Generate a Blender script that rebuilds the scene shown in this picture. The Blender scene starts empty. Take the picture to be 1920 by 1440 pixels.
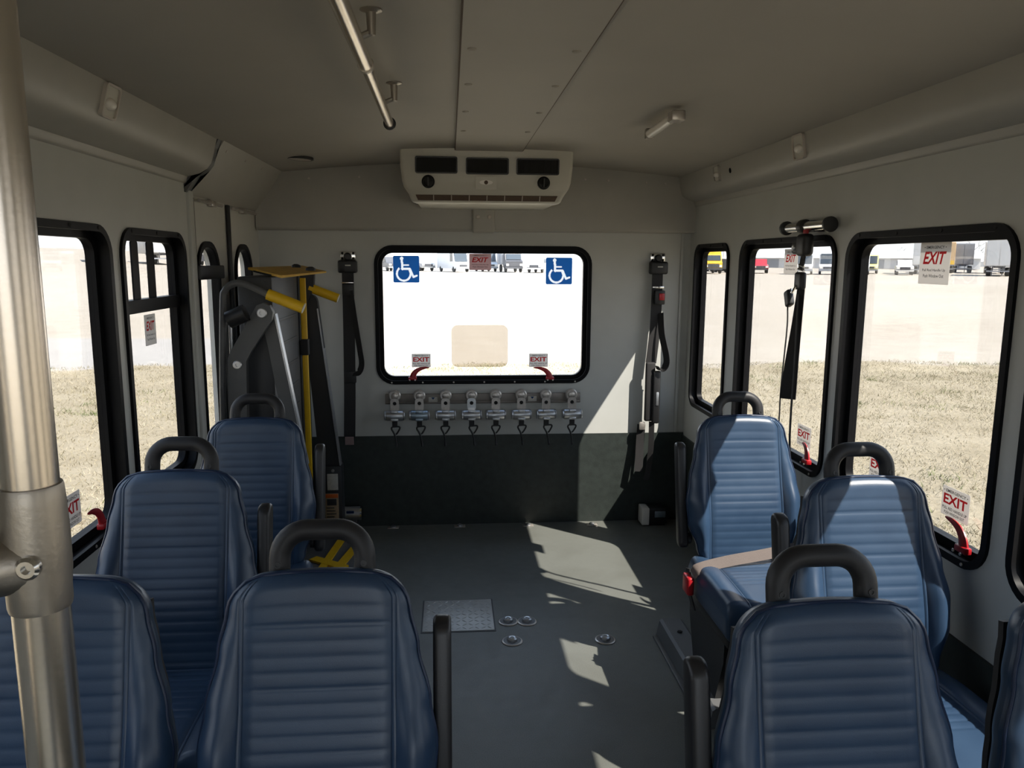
import bpy, bmesh, math, random
import numpy as np
from mathutils import Vector, Matrix

random.seed(7)
rng = np.random.default_rng(7)
scene = bpy.context.scene
col = scene.collection
PI = math.pi

# ------------------------------------------------------------------ camera
EYE = Vector((0.0, 0.0, 1.44))
PITCH, YAW, ROLL = math.radians(9.09), math.radians(4.634), math.radians(0.3)
fw = Vector((math.sin(YAW) * math.cos(PITCH), math.cos(YAW) * math.cos(PITCH), -math.sin(PITCH)))
r0 = Vector((math.cos(YAW), -math.sin(YAW), 0))
u0 = r0.cross(fw)
rt = r0 * math.cos(ROLL) + u0 * math.sin(ROLL)
up = u0 * math.cos(ROLL) - r0 * math.sin(ROLL)
cam_data = bpy.data.cameras.new('camera')
cam_data.sensor_width = 36.0
cam_data.lens = 36.0 * 1440.0 / 1920.0
cam_data.clip_start = 0.02
cam_data.clip_end = 2000
cam = bpy.data.objects.new('camera', cam_data)
col.objects.link(cam)
cam.matrix_world = Matrix(((rt.x, up.x, -fw.x, EYE.x), (rt.y, up.y, -fw.y, EYE.y), (rt.z, up.z, -fw.z, EYE.z), (0, 0, 0, 1)))
scene.camera = cam

# ------------------------------------------------------------------ sky, sun, exposure
world = bpy.data.worlds.new('sky')
scene.world = world
world.use_nodes = True
wn = world.node_tree
wn.nodes.clear()
wo = wn.nodes.new('ShaderNodeOutputWorld')
wb = wn.nodes.new('ShaderNodeBackground')
SUN_DIR = Vector((-1.15, 1.0, -1.863)).normalized()          # the way the light travels
# hazy bright spring sky: pale at the horizon, bluer overhead, the same all round
wt = wn.nodes.new('ShaderNodeTexCoord')
wx = wn.nodes.new('ShaderNodeSeparateXYZ')
wr = wn.nodes.new('ShaderNodeValToRGB')
wr.color_ramp.elements[0].position = 0.0
wr.color_ramp.elements[0].color = (0.86, 0.90, 0.95, 1)
wr.color_ramp.elements[1].position = 1.0
wr.color_ramp.elements[1].color = (0.36, 0.52, 0.82, 1)
we = wr.color_ramp.elements.new(0.25)
we.color = (0.66, 0.77, 0.93, 1)
wn.links.new(wt.outputs['Generated'], wx.inputs[0])
wn.links.new(wx.outputs['Z'], wr.inputs['Fac'])
wn.links.new(wr.outputs['Color'], wb.inputs['Color'])
wb.inputs['Strength'].default_value = 1.30
wn.links.new(wb.outputs[0], wo.inputs['Surface'])

sun_data = bpy.data.lights.new('sun', 'SUN')
sun_data.energy = 8.2
sun_data.angle = math.radians(0.53)
sun_data.color = (1.0, 0.955, 0.89)
sun = bpy.data.objects.new('sun', sun_data)
col.objects.link(sun)
sun.rotation_euler = SUN_DIR.to_track_quat('-Z', 'Y').to_euler()
sun.location = (6, -6, 12)

vs = scene.view_settings
vs.view_transform = 'Standard'
vs.look = 'None'
vs.exposure = 1.66
vs.gamma = 1.0
vs.use_curve_mapping = False
scene.cycles.max_bounces = 12
scene.cycles.diffuse_bounces = 6
scene.cycles.transparent_max_bounces = 24
scene.cycles.caustics_reflective = False
scene.cycles.caustics_refractive = False

# ------------------------------------------------------------------ materials
def srgb(r, g, b):
    f = lambda c: c / 12.92 if c <= 0.04045 else ((c + 0.055) / 1.055) ** 2.4
    return (f(r / 255), f(g / 255), f(b / 255), 1.0)

def mat(name, colour, rough=0.5, metal=0.0, bump=0.0, bscale=60.0, var=0.0, vscale=8.0, spec=0.5, coat=0.0):
    m = bpy.data.materials.new(name)
    m.use_nodes = True
    nt = m.node_tree
    bs = nt.nodes['Principled BSDF']
    bs.inputs['Base Color'].default_value = colour
    bs.inputs['Roughness'].default_value = rough
    bs.inputs['Metallic'].default_value = metal
    bs.inputs['Specular IOR Level'].default_value = spec
    if coat:
        bs.inputs['Coat Weight'].default_value = coat
        bs.inputs['Coat Roughness'].default_value = 0.15
    tc = nt.nodes.new('ShaderNodeTexCoord')
    if var:
        nz = nt.nodes.new('ShaderNodeTexNoise')
        nz.inputs['Scale'].default_value = vscale
        nz.inputs['Detail'].default_value = 5
        nt.links.new(tc.outputs['Object'], nz.inputs['Vector'])
        rp = nt.nodes.new('ShaderNodeValToRGB')
        c = colour
        rp.color_ramp.elements[0].position = 0.3
        rp.color_ramp.elements[1].position = 0.7
        rp.color_ramp.elements[0].color = tuple(max(0, x * (1 - var)) for x in c[:3]) + (1,)
        rp.color_ramp.elements[1].color = tuple(min(1, x * (1 + var)) for x in c[:3]) + (1,)
        nt.links.new(nz.outputs['Fac'], rp.inputs['Fac'])
        nt.links.new(rp.outputs['Color'], bs.inputs['Base Color'])
    if bump:
        n2 = nt.nodes.new('ShaderNodeTexNoise')
        n2.inputs['Scale'].default_value = bscale
        n2.inputs['Detail'].default_value = 3
        nt.links.new(tc.outputs['Object'], n2.inputs['Vector'])
        bp = nt.nodes.new('ShaderNodeBump')
        bp.inputs['Strength'].default_value = bump
        bp.inputs['Distance'].default_value = 0.002
        nt.links.new(n2.outputs['Fac'], bp.inputs['Height'])
        nt.links.new(bp.outputs['Normal'], bs.inputs['Normal'])
    return m

def glass(name, tint, gloss=0.6):
    m = bpy.data.materials.new(name)
    m.use_nodes = True
    nt = m.node_tree
    nt.nodes.clear()
    o = nt.nodes.new('ShaderNodeOutputMaterial')
    t = nt.nodes.new('ShaderNodeBsdfTransparent')
    t.inputs['Color'].default_value = tint
    g = nt.nodes.new('ShaderNodeBsdfGlossy')
    g.inputs['Roughness'].default_value = 0.02
    fr = nt.nodes.new('ShaderNodeFresnel')
    fr.inputs['IOR'].default_value = 1.35
    mu = nt.nodes.new('ShaderNodeMath')
    mu.operation = 'MULTIPLY'
    mu.inputs[1].default_value = gloss
    mx = nt.nodes.new('ShaderNodeMixShader')
    nt.links.new(fr.outputs[0], mu.inputs[0])
    nt.links.new(mu.outputs[0], mx.inputs[0])
    nt.links.new(t.outputs[0], mx.inputs[1])
    nt.links.new(g.outputs[0], mx.inputs[2])
    nt.links.new(mx.outputs[0], o.inputs['Surface'])
    return m

M = {}
M['wall'] = mat('wall_grey_fibreglass', (0.52, 0.525, 0.50, 1), 0.42, bump=0.05, bscale=220, var=0.03)
M['headliner'] = mat('headliner_vinyl', (0.37, 0.345, 0.305, 1), 0.6, bump=0.08, bscale=300, var=0.04, vscale=3)
M['cove'] = mat('cove_plastic', (0.40, 0.385, 0.35, 1), 0.45, bump=0.04, bscale=300, var=0.03)
M['wainscot'] = mat('dark_green_wall_vinyl', (0.026, 0.033, 0.030, 1), 0.5, bump=0.25, bscale=180, var=0.2, vscale=30)
M['ac'] = mat('air_unit_plastic', (0.55, 0.53, 0.47, 1), 0.4)
M['white_door'] = mat('white_door_paint', (0.62, 0.615, 0.58, 1), 0.35, var=0.03)
M['rubber'] = mat('black_rubber_frame', (0.006, 0.006, 0.007, 1), 0.42, spec=0.10)
M['black'] = mat('black_plastic', (0.014, 0.014, 0.015, 1), 0.45)
M['void'] = mat('black_void', (0.004, 0.004, 0.004, 1), 0.8)
M['handle_grey'] = mat('charcoal_grab_plastic', (0.018, 0.0175, 0.019, 1), 0.5, bump=0.08, spec=0.4, bscale=500)
M['arm_grey'] = mat('charcoal_armrest_plastic', (0.020, 0.019, 0.020, 1), 0.4, bump=0.1, bscale=300)
M['steel_dark'] = mat('dark_grey_powder_coat', (0.105, 0.108, 0.112, 1), 0.42, bump=0.1, bscale=400, var=0.1)
M['lift_grey'] = mat('lift_grey_paint', (0.075, 0.078, 0.082, 1), 0.45, bump=0.06, bscale=300, var=0.1)
M['lift_dark'] = mat('lift_dark_paint', (0.022, 0.023, 0.026, 1), 0.5)
M['yellow'] = mat('safety_yellow', (0.82, 0.50, 0.015, 1), 0.42, var=0.05, vscale=20)
M['yellow_plate'] = mat('worn_yellow_plate', (0.66, 0.40, 0.06, 1), 0.5, var=0.2, vscale=25)
M['chrome'] = mat('chrome', (0.72, 0.71, 0.69, 1), 0.18, 1.0)
M['stainless'] = mat('brushed_stainless', (0.66, 0.60, 0.53, 1), 0.26, 1.0, bump=0.03, bscale=200)
M['castmetal'] = mat('cast_fitting', (0.42, 0.385, 0.34, 1), 0.42, 1.0, bump=0.1, bscale=250)
M['silver'] = mat('silver_casting', (0.52, 0.53, 0.55, 1), 0.36, 0.85, var=0.08, vscale=60)
M['silver_blue'] = mat('blue_grey_casting', (0.33, 0.40, 0.47, 1), 0.36, 0.8, var=0.08, vscale=60)
M['zinc'] = mat('worn_zinc_plate', (0.52, 0.48, 0.44, 1), 0.34, 0.7, var=0.15, vscale=60)
M['aluminium'] = mat('aluminium_rail', (0.24, 0.215, 0.195, 1), 0.5, 0.3, var=0.1, vscale=20)
M['webbing'] = mat('black_webbing', (0.017, 0.016, 0.017, 1), 0.75, bump=0.4, bscale=700)
M['webbing_brown'] = mat('taupe_webbing', (0.135, 0.108, 0.098, 1), 0.7, bump=0.4, bscale=700, var=0.1)
M['red'] = mat('red_plastic', (0.40, 0.012, 0.018, 1), 0.35)
M['red_print'] = mat('red_print', (0.55, 0.02, 0.025, 1), 0.5)
M['black_print'] = mat('black_print', (0.02, 0.02, 0.02, 1), 0.5)
M['sticker'] = mat('grey_sticker_paper', (0.62, 0.60, 0.58, 1), 0.5, var=0.03)
M['sticker_pink'] = mat('pink_grey_sticker', (0.50, 0.38, 0.37, 1), 0.5, var=0.03)
M['blue_sign'] = mat('access_sign_blue', (0.004, 0.060, 0.22, 1), 0.4)
M['white_print'] = mat('white_print', (0.82, 0.83, 0.84, 1), 0.5)
M['paper'] = mat('label_paper', (0.55, 0.54, 0.50, 1), 0.6, var=0.1, vscale=80)
M['orange_print'] = mat('orange_label_print', (0.62, 0.13, 0.02, 1), 0.5)
M['tan_print'] = mat('tan_label_print', (0.36, 0.27, 0.17, 1), 0.6, var=0.1, vscale=60)
M['lamp_lens'] = mat('frosted_lamp_lens', (0.80, 0.76, 0.70, 1), 0.25)
M['lamp_trim'] = mat('lamp_trim', (0.52, 0.47, 0.42, 1), 0.4)
M['brown_grille'] = mat('brown_filter_grille', (0.10, 0.065, 0.045, 1), 0.7, bump=0.5, bscale=400)
def translucent(m, fac):
    nt = m.node_tree
    bs = nt.nodes['Principled BSDF']; out = nt.nodes['Material Output']
    tl = nt.nodes.new('ShaderNodeBsdfTranslucent'); tl.inputs['Color'].default_value = tuple(min(1, c * 1.15) for c in bs.inputs['Base Color'].default_value[:3]) + (1,)
    mx = nt.nodes.new('ShaderNodeMixShader'); mx.inputs[0].default_value = fac
    nt.links.new(bs.outputs[0], mx.inputs[1]); nt.links.new(tl.outputs[0], mx.inputs[2]); nt.links.new(mx.outputs[0], out.inputs['Surface'])
for k_ in ('sticker', 'sticker_pink', 'blue_sign', 'white_print', 'red_print'):
    translucent(M[k_], 0.6)
M['glass_tint'] = glass('tinted_window_glass', (0.675, 0.67, 0.655, 1), 0.22)
M['glass_clear'] = glass('clear_window_glass', (0.86, 0.865, 0.86, 1), 0.3)
M['film'] = glass('tan_translucent_film', (0.68, 0.655, 0.62, 1), 0.2)
M['lens_clear'] = glass('clear_sill_strip', (0.75, 0.78, 0.86, 1), 1.0)

def vinyl():
    m = mat('blue_seat_vinyl', (0.030, 0.078, 0.170, 1), 0.36, spec=0.55)
    nt = m.node_tree
    bs = nt.nodes['Principled BSDF']
    tc = nt.nodes.new('ShaderNodeTexCoord')
    n1 = nt.nodes.new('ShaderNodeTexNoise'); n1.inputs['Scale'].default_value = 7; n1.inputs['Detail'].default_value = 4
    vo = nt.nodes.new('ShaderNodeTexVoronoi'); vo.inputs['Scale'].default_value = 650
    nt.links.new(tc.outputs['Object'], n1.inputs['Vector']); nt.links.new(tc.outputs['Object'], vo.inputs['Vector'])
    rp = nt.nodes.new('ShaderNodeValToRGB')
    rp.color_ramp.elements[0].color = (0.0205, 0.0440, 0.0880, 1); rp.color_ramp.elements[0].position = 0.35
    rp.color_ramp.elements[1].color = (0.0285, 0.0590, 0.1120, 1); rp.color_ramp.elements[1].position = 0.7
    nt.links.new(n1.outputs['Fac'], rp.inputs['Fac']); nt.links.new(rp.outputs['Color'], bs.inputs['Base Color'])
    rr = nt.nodes.new('ShaderNodeMapRange'); rr.inputs['To Min'].default_value = 0.30; rr.inputs['To Max'].default_value = 0.44
    nt.links.new(n1.outputs['Fac'], rr.inputs['Value']); nt.links.new(rr.outputs[0], bs.inputs['Roughness'])
    b1 = nt.nodes.new('ShaderNodeBump'); b1.inputs['Strength'].default_value = 0.12; b1.inputs['Distance'].default_value = 0.0006
    b2 = nt.nodes.new('ShaderNodeBump'); b2.inputs['Strength'].default_value = 0.10; b2.inputs['Distance'].default_value = 0.006
    n3 = nt.nodes.new('ShaderNodeTexNoise'); n3.inputs['Scale'].default_value = 13; n3.inputs['Detail'].default_value = 2
    nt.links.new(tc.outputs['Object'], n3.inputs['Vector'])
    nt.links.new(vo.outputs['Distance'], b1.inputs['Height']); nt.links.new(n3.outputs['Fac'], b2.inputs['Height'])
    nt.links.new(b2.outputs['Normal'], b1.inputs['Normal']); nt.links.new(b1.outputs['Normal'], bs.inputs['Normal'])
    return m
M['vinyl'] = vinyl()
M['piping'] = mat('dark_blue_piping', (0.012, 0.024, 0.060, 1), 0.4)

def floor_mat():
    m = mat('grey_speckled_vinyl_floor', (0.13, 0.14, 0.14, 1), 0.5)
    nt = m.node_tree
    bs = nt.nodes['Principled BSDF']
    tc = nt.nodes.new('ShaderNodeTexCoord')
    def noise(s, d):
        n = nt.nodes.new('ShaderNodeTexNoise'); n.inputs['Scale'].default_value = s; n.inputs['Detail'].default_value = d
        nt.links.new(tc.outputs['Object'], n.inputs['Vector']); return n
    sp, st, gr = noise(420, 2), noise(3.2, 6), noise(24, 4)
    r1 = nt.nodes.new('ShaderNodeValToRGB')
    r1.color_ramp.elements[0].position = 0.36; r1.color_ramp.elements[0].color = (0.104, 0.110, 0.101, 1)
    r1.color_ramp.elements[1].position = 0.66; r1.color_ramp.elements[1].color = (0.160, 0.166, 0.152, 1)
    r2 = nt.nodes.new('ShaderNodeValToRGB')
    r2.color_ramp.elements[0].position = 0.28; r2.color_ramp.elements[0].color = (0.62, 0.60, 0.56, 1)
    r2.color_ramp.elements[1].position = 0.52; r2.color_ramp.elements[1].color = (1, 1, 1, 1)
    mx = nt.nodes.new('ShaderNodeMixRGB'); mx.blend_type = 'MULTIPLY'; mx.inputs['Fac'].default_value = 0.55
    nt.links.new(sp.outputs['Fac'], r1.inputs['Fac']); nt.links.new(st.outputs['Fac'], r2.inputs['Fac'])
    nt.links.new(r1.outputs['Color'], mx.inputs['Color1']); nt.links.new(r2.outputs['Color'], mx.inputs['Color2'])
    nt.links.new(mx.outputs['Color'], bs.inputs['Base Color'])
    rr = nt.nodes.new('ShaderNodeMapRange'); rr.inputs['To Min'].default_value = 0.38; rr.inputs['To Max'].default_value = 0.6
    nt.links.new(gr.outputs['Fac'], rr.inputs['Value']); nt.links.new(rr.outputs[0], bs.inputs['Roughness'])
    bp = nt.nodes.new('ShaderNodeBump'); bp.inputs['Strength'].default_value = 0.15; bp.inputs['Distance'].default_value = 0.001
    nt.links.new(sp.outputs['Fac'], bp.inputs['Height']); nt.links.new(bp.outputs['Normal'], bs.inputs['Normal'])
    return m
M['floor'] = floor_mat()

def ground_mat(name, c0, c1, c2, s1, s2, bump):
    m = mat(name, c1, 0.95, spec=0.1)
    nt = m.node_tree
    bs = nt.nodes['Principled BSDF']
    tc = nt.nodes.new('ShaderNodeTexCoord')
    a = nt.nodes.new('ShaderNodeTexNoise'); a.inputs['Scale'].default_value = s1; a.inputs['Detail'].default_value = 8
    b = nt.nodes.new('ShaderNodeTexNoise'); b.inputs['Scale'].default_value = s2; b.inputs['Detail'].default_value = 6
    nt.links.new(tc.outputs['Object'], a.inputs['Vector']); nt.links.new(tc.outputs['Object'], b.inputs['Vector'])
    rp = nt.nodes.new('ShaderNodeValToRGB')
    rp.color_ramp.elements[0].position = 0.3; rp.color_ramp.elements[0].color = c0
    rp.color_ramp.elements[1].position = 0.72; rp.color_ramp.elements[1].color = c2
    e = rp.color_ramp.elements.new(0.5); e.color = c1
    mx = nt.nodes.new('ShaderNodeMath'); mx.operation = 'ADD'; mx.inputs[1].default_value = 0.0
    m2 = nt.nodes.new('ShaderNodeMath'); m2.operation = 'MULTIPLY'; m2.inputs[1].default_value = 0.5
    nt.links.new(a.outputs['Fac'], mx.inputs[0]); nt.links.new(b.outputs['Fac'], mx.inputs[1])
    nt.links.new(mx.outputs[0], m2.inputs[0]); nt.links.new(m2.outputs[0], rp.inputs['Fac'])
    nt.links.new(rp.outputs['Color'], bs.inputs['Base Color'])
    bp = nt.nodes.new('ShaderNodeBump'); bp.inputs['Strength'].default_value = bump; bp.inputs['Distance'].default_value = 0.05
    nt.links.new(b.outputs['Fac'], bp.inputs['Height']); nt.links.new(bp.outputs['Normal'], bs.inputs['Normal'])
    return m
M['dirt'] = ground_mat('pale_dirt_lot', (0.275, 0.242, 0.200, 1), (0.315, 0.282, 0.240, 1), (0.35, 0.318, 0.275, 1), 0.06, 1.4, 0.3)
M['turf'] = ground_mat('dry_turf_soil', (0.20, 0.168, 0.115, 1), (0.265, 0.228, 0.165, 1), (0.31, 0.272, 0.205, 1), 1.6, 14, 0.6)
M['road'] = ground_mat('pale_gravel_road', (0.27, 0.255, 0.24, 1), (0.30, 0.285, 0.27, 1), (0.33, 0.315, 0.295, 1), 0.4, 5, 0.2)

def grass_mat(name, a, b):
    m = mat(name, a, 0.9, spec=0.1)
    nt = m.node_tree; bs = nt.nodes['Principled BSDF']
    tc = nt.nodes.new('ShaderNodeTexCoord')
    n = nt.nodes.new('ShaderNodeTexNoise'); n.inputs['Scale'].default_value = 1.1; n.inputs['Detail'].default_value = 6
    nt.links.new(tc.outputs['Object'], n.inputs['Vector'])
    rp = nt.nodes.new('ShaderNodeValToRGB')
    rp.color_ramp.elements[0].position = 0.38; rp.color_ramp.elements[0].color = a
    rp.color_ramp.elements[1].position = 0.62; rp.color_ramp.elements[1].color = b
    nt.links.new(n.outputs['Fac'], rp.inputs['Fac']); nt.links.new(rp.outputs['Color'], bs.inputs['Base Color'])
    return m
M['straw'] = grass_mat('dry_straw_blades', (0.25, 0.218, 0.140, 1), (0.40, 0.350, 0.260, 1))
M['green_blade'] = grass_mat('fresh_green_blades', (0.10, 0.13, 0.045, 1), (0.17, 0.18, 0.08, 1))

# ------------------------------------------------------------------ mesh helpers
class MB:
    def __init__(self):
        self.v, self.f = [], []
    def add(self, vs_, fs_):
        o = len(self.v)
        self.v.extend([tuple(p) for p in vs_])
        self.f.extend([tuple(i + o for i in q) for q in fs_])
        return self
    def box(self, x0, x1, y0, y1, z0, z1):
        return self.add([(x0, y0, z0), (x1, y0, z0), (x1, y1, z0), (x0, y1, z0), (x0, y0, z1), (x1, y0, z1), (x1, y1, z1), (x0, y1, z1)],
                        [(0, 3, 2, 1), (4, 5, 6, 7), (0, 1, 5, 4), (1, 2, 6, 5), (2, 3, 7, 6), (3, 0, 4, 7)])
    def rbox(self, x0, x1, y0, y1, z0, z1, b=0.004, seg=2):
        bm = bmesh.new()
        bmesh.ops.create_cube(bm, size=1)
        for v in bm.verts:
            v.co = Vector((x0 + (v.co.x + .5) * (x1 - x0), y0 + (v.co.y + .5) * (y1 - y0), z0 + (v.co.z + .5) * (z1 - z0)))
        bmesh.ops.bevel(bm, geom=bm.edges[:], offset=b, segments=seg, profile=0.5, affect='EDGES')
        bm.verts.index_update()
        self.add([v.co[:] for v in bm.verts], [[v.index for v in f.verts] for f in bm.faces])
        bm.free()
        return self
    def tube(self, pts, r, n=12, closed=False, cap=True, flat=None):
        pts = [Vector(p) for p in pts]
        rs = r if isinstance(r, (list, tuple)) else [r] * len(pts)
        N = len(pts)
        vs_, fs_ = [], []
        prev = None
        for i, p in enumerate(pts):
            if closed:
                d = (pts[(i + 1) % N] - pts[i - 1]).normalized()
            else:
                d = ((pts[i + 1] if i < N - 1 else p) - (pts[i - 1] if i else p)).normalized()
            if prev is None:
                a = Vector((0, 0, 1)) if abs(d.z) < 0.9 else Vector((1, 0, 0))
                if flat is not None: a = Vector(flat[0])
                a = (a - d * a.dot(d)).normalized()
            else:
                a = (prev - d * prev.dot(d)).normalized()
            prev = a
            b = d.cross(a)
            ka, kb = (1, 1) if flat is None else flat[1]
            for k in range(n):
                t = 2 * PI * k / n
                vs_.append(p + a * (math.cos(t) * rs[i] * ka) + b * (math.sin(t) * rs[i] * kb))
        M_ = N if closed else N - 1
        for i in range(M_):
            for k in range(n):
                j = (i + 1) % N
                fs_.append((i * n + k, i * n + (k + 1) % n, j * n + (k + 1) % n, j * n + k))
        if cap and not closed:
            fs_.append(tuple(range(n))[::-1])
            fs_.append(tuple((N - 1) * n + k for k in range(n)))
        return self.add(vs_, fs_)
    def cyl(self, p0, p1, r, n=20, r2=None):
        return self.tube([p0, p1], [r, r if r2 is None else r2], n)
    def lathe(self, prof, origin, axis, n=20):
        o, d = Vector(origin), Vector(axis).normalized()
        a = Vector((0, 0, 1)) if abs(d.z) < 0.9 else Vector((1, 0, 0))
        a = (a - d * a.dot(d)).normalized(); b = d.cross(a)
        vs_, fs_ = [], []
        for (r, h) in prof:
            for k in range(n):
                t = 2 * PI * k / n
                vs_.append(o + d * h + a * (math.cos(t) * r) + b * (math.sin(t) * r))
        for i in range(len(prof) - 1):
            for k in range(n):
                fs_.append((i * n + k, i * n + (k + 1) % n, (i + 1) * n + (k + 1) % n, (i + 1) * n + k))
        fs_.append(tuple(range(n))[::-1]); fs_.append(tuple((len(prof) - 1) * n + k for k in range(n)))
        return self.add(vs_, fs_)
    def prism(self, loop, fn, d0, d1):
        n = len(loop)
        vs_ = [fn(s, z, d0) for s, z in loop] + [fn(s, z, d1) for s, z in loop]
        fs_ = [tuple(range(n))[::-1], tuple(range(n, 2 * n))] + [(k, (k + 1) % n, n + (k + 1) % n, n + k) for k in range(n)]
        return self.add(vs_, fs_)
    def ring(self, outer, inner, fn, d0, d1):
        n = len(outer)
        vs_ = [fn(s, z, d) for d in (d0, d1) for lp in (outer, inner) for s, z in lp]
        fs_ = []
        for k in range(n):
            j = (k + 1) % n
            fs_ += [(k, j, n + j, n + k), (2 * n + k, 3 * n + k, 3 * n + j, 2 * n + j), (k, 2 * n + k, 2 * n + j, j), (n + k, n + j, 3 * n + j, 3 * n + k)]
        return self.add(vs_, fs_)
    def sweep(self, loop, a, b):
        """extrude a closed (x, z) loop from y=a to y=b"""
        return self.prism(loop, lambda x, z, d: (x, d, z), a, b)
    def ribbon(self, pts, w, t, side):
        """flat strap along pts, width w along vector side, thickness t"""
        pts = [Vector(p) for p in pts]; s = Vector(side).normalized()
        vs_, fs_ = [], []
        for i, p in enumerate(pts):
            d = (pts[min(i + 1, len(pts) - 1)] - pts[max(i - 1, 0)]).normalized()
            ss = (s - d * s.dot(d)).normalized(); nn = d.cross(ss)
            for (a, b) in ((-1, -1), (1, -1), (1, 1), (-1, 1)):
                vs_.append(p + ss * (a * w / 2) + nn * (b * t / 2))
        for i in range(len(pts) - 1):
            for k in range(4):
                fs_.append((i * 4 + k, i * 4 + (k + 1) % 4, i * 4 + 4 + (k + 1) % 4, i * 4 + 4 + k))
        fs_.append((3, 2, 1, 0)); m = (len(pts) - 1) * 4; fs_.append((m, m + 1, m + 2, m + 3))
        return self.add(vs_, fs_)
    def mesh(self, name, material, smooth=35):
        me = bpy.data.meshes.new(name)
        me.from_pydata(self.v, [], self.f)
        bm = bmesh.new(); bm.from_mesh(me)
        bmesh.ops.recalc_face_normals(bm, faces=bm.faces)
        bm.to_mesh(me); bm.free()
        me.materials.append(material)
        if smooth:
            me.polygons.foreach_set('use_smooth', [True] * len(me.polygons))
            me.set_sharp_from_angle(angle=math.radians(smooth))
        return me
    def build(self, name, material, parent=None, smooth=35, label=None):
        return link(name, self.mesh(name, material, smooth), parent, label)

def link(name, me, parent=None, label=None):
    o = bpy.data.objects.new(name, me)
    col.objects.link(o)
    if parent is not None:
        o.parent = parent
    if label:
        o['label'] = label
    return o

def tag(o, label=None, cat=None, group=None, kind=None):
    if label: o['label'] = label
    if cat: o['category'] = cat
    if group: o['group'] = group
    if kind: o['kind'] = kind
    return o

def thing(name, label, cat, loc=(0, 0, 0), rz=0.0, group=None, kind=None):
    o = bpy.data.objects.new(name, None)
    o.empty_display_size = 0.1
    col.objects.link(o)
    o.location = loc
    o.rotation_euler = (0, 0, rz)
    return tag(o, label, cat, group, kind)

def structure(name, label=None):
    return tag(thing(name, label, None), kind='structure')

def copy_tree(o, parent=None):
    c = o.copy()
    col.objects.link(c)
    c.parent = parent
    for ch in [x for x in bpy.data.objects if x.parent == o]:
        copy_tree(ch, c)
    return c

def rrect(s0, s1, z0, z1, r, n=7):
    r = min(r, (s1 - s0) / 2 - 1e-4, (z1 - z0) / 2 - 1e-4)
    out = []
    for (cx, cz, a0) in ((s1 - r, z1 - r, 0), (s0 + r, z1 - r, 90), (s0 + r, z0 + r, 180), (s1 - r, z0 + r, 270)):
        for k in range(n + 1):
            a = math.radians(a0 + 90 * k / n)
            out.append((cx + r * math.cos(a), cz + r * math.sin(a)))
    return out

def circle(cx, cz, r, n=20):
    return [(cx + r * math.cos(2 * PI * k / n), cz + r * math.sin(2 * PI * k / n)) for k in range(n)]

def arc_pts(c, r, a0, a1, n):
    return [(c[0] + r * math.cos(math.radians(a0 + (a1 - a0) * k / n)), c[1] + r * math.sin(math.radians(a0 + (a1 - a0) * k / n))) for k in range(n + 1)]

def smooth_path(pts, sub=6):
    """Catmull-Rom through pts"""
    P_ = [Vector(p) for p in pts]
    P_ = [P_[0] * 2 - P_[1]] + P_ + [P_[-1] * 2 - P_[-2]]
    out = []
    for i in range(1, len(P_) - 2):
        for k in range(sub):
            t = k / sub
            a, b, c, d = P_[i - 1], P_[i], P_[i + 1], P_[i + 2]
            out.append(0.5 * ((2 * b) + (c - a) * t + (2 * a - 5 * b + 4 * c - d) * t * t + (3 * b - a - 3 * c + d) * t ** 3))
    out.append(P_[-2])
    return out

_text = {}
def text_mesh(body, shear=0.0, bold=0.0):
    key = (body, shear, bold)
    if key not in _text:
        cu = bpy.data.curves.new('lettering', 'FONT')
        cu.body = body; cu.size = 1.0; cu.align_x = 'CENTER'; cu.align_y = 'CENTER'
        cu.shear = shear; cu.offset = bold; cu.resolution_u = 2; cu.space_line = 0.9
        ob = bpy.data.objects.new('lettering', cu); col.objects.link(ob)
        dg = bpy.context.evaluated_depsgraph_get()
        me = bpy.data.meshes.new_from_object(ob.evaluated_get(dg))
        vs_ = [v.co[:2] for v in me.vertices]; fs_ = [tuple(p.vertices) for p in me.polygons]
        bpy.data.objects.remove(ob); bpy.data.curves.remove(cu); bpy.data.meshes.remove(me)
        xs = [v[0] for v in vs_]; ys = [v[1] for v in vs_]
        cx, cy = (min(xs) + max(xs)) / 2, (min(ys) + max(ys)) / 2
        _text[key] = ([(x - cx, y - cy) for x, y in vs_], fs_, max(xs) - min(xs), max(ys) - min(ys))
    return _text[key]

def put_text(name, body, centre, right, upv, width, height, material, parent, shear=0.0, bold=0.0):
    v, f, w, h = text_mesh(body, shear, bold)
    c, r_, u_ = Vector(centre), Vector(right), Vector(upv)
    mb = MB(); mb.add([c + r_ * (x * width / w) + u_ * (y * height / h) for x, y in v], f)
    me = bpy.data.meshes.new(name); me.from_pydata(mb.v, [], mb.f); me.materials.append(material)
    return link(name, me, parent)

# ------------------------------------------------------------------ the bus body (x right, y towards the rear, floor at z = 0)
XL, XR, YR, YF = -0.97, 1.29, 4.10, -2.2
TH = 0.06
ZTOP = 1.97
def fR(s, z, d): return (XR + d, s, z)
def fL(s, z, d): return (XL - d, s, z)
def fB(s, z, d): return (s, YR + d, z)
def fF(s, z, d): return (s, YF - d, z)

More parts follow.
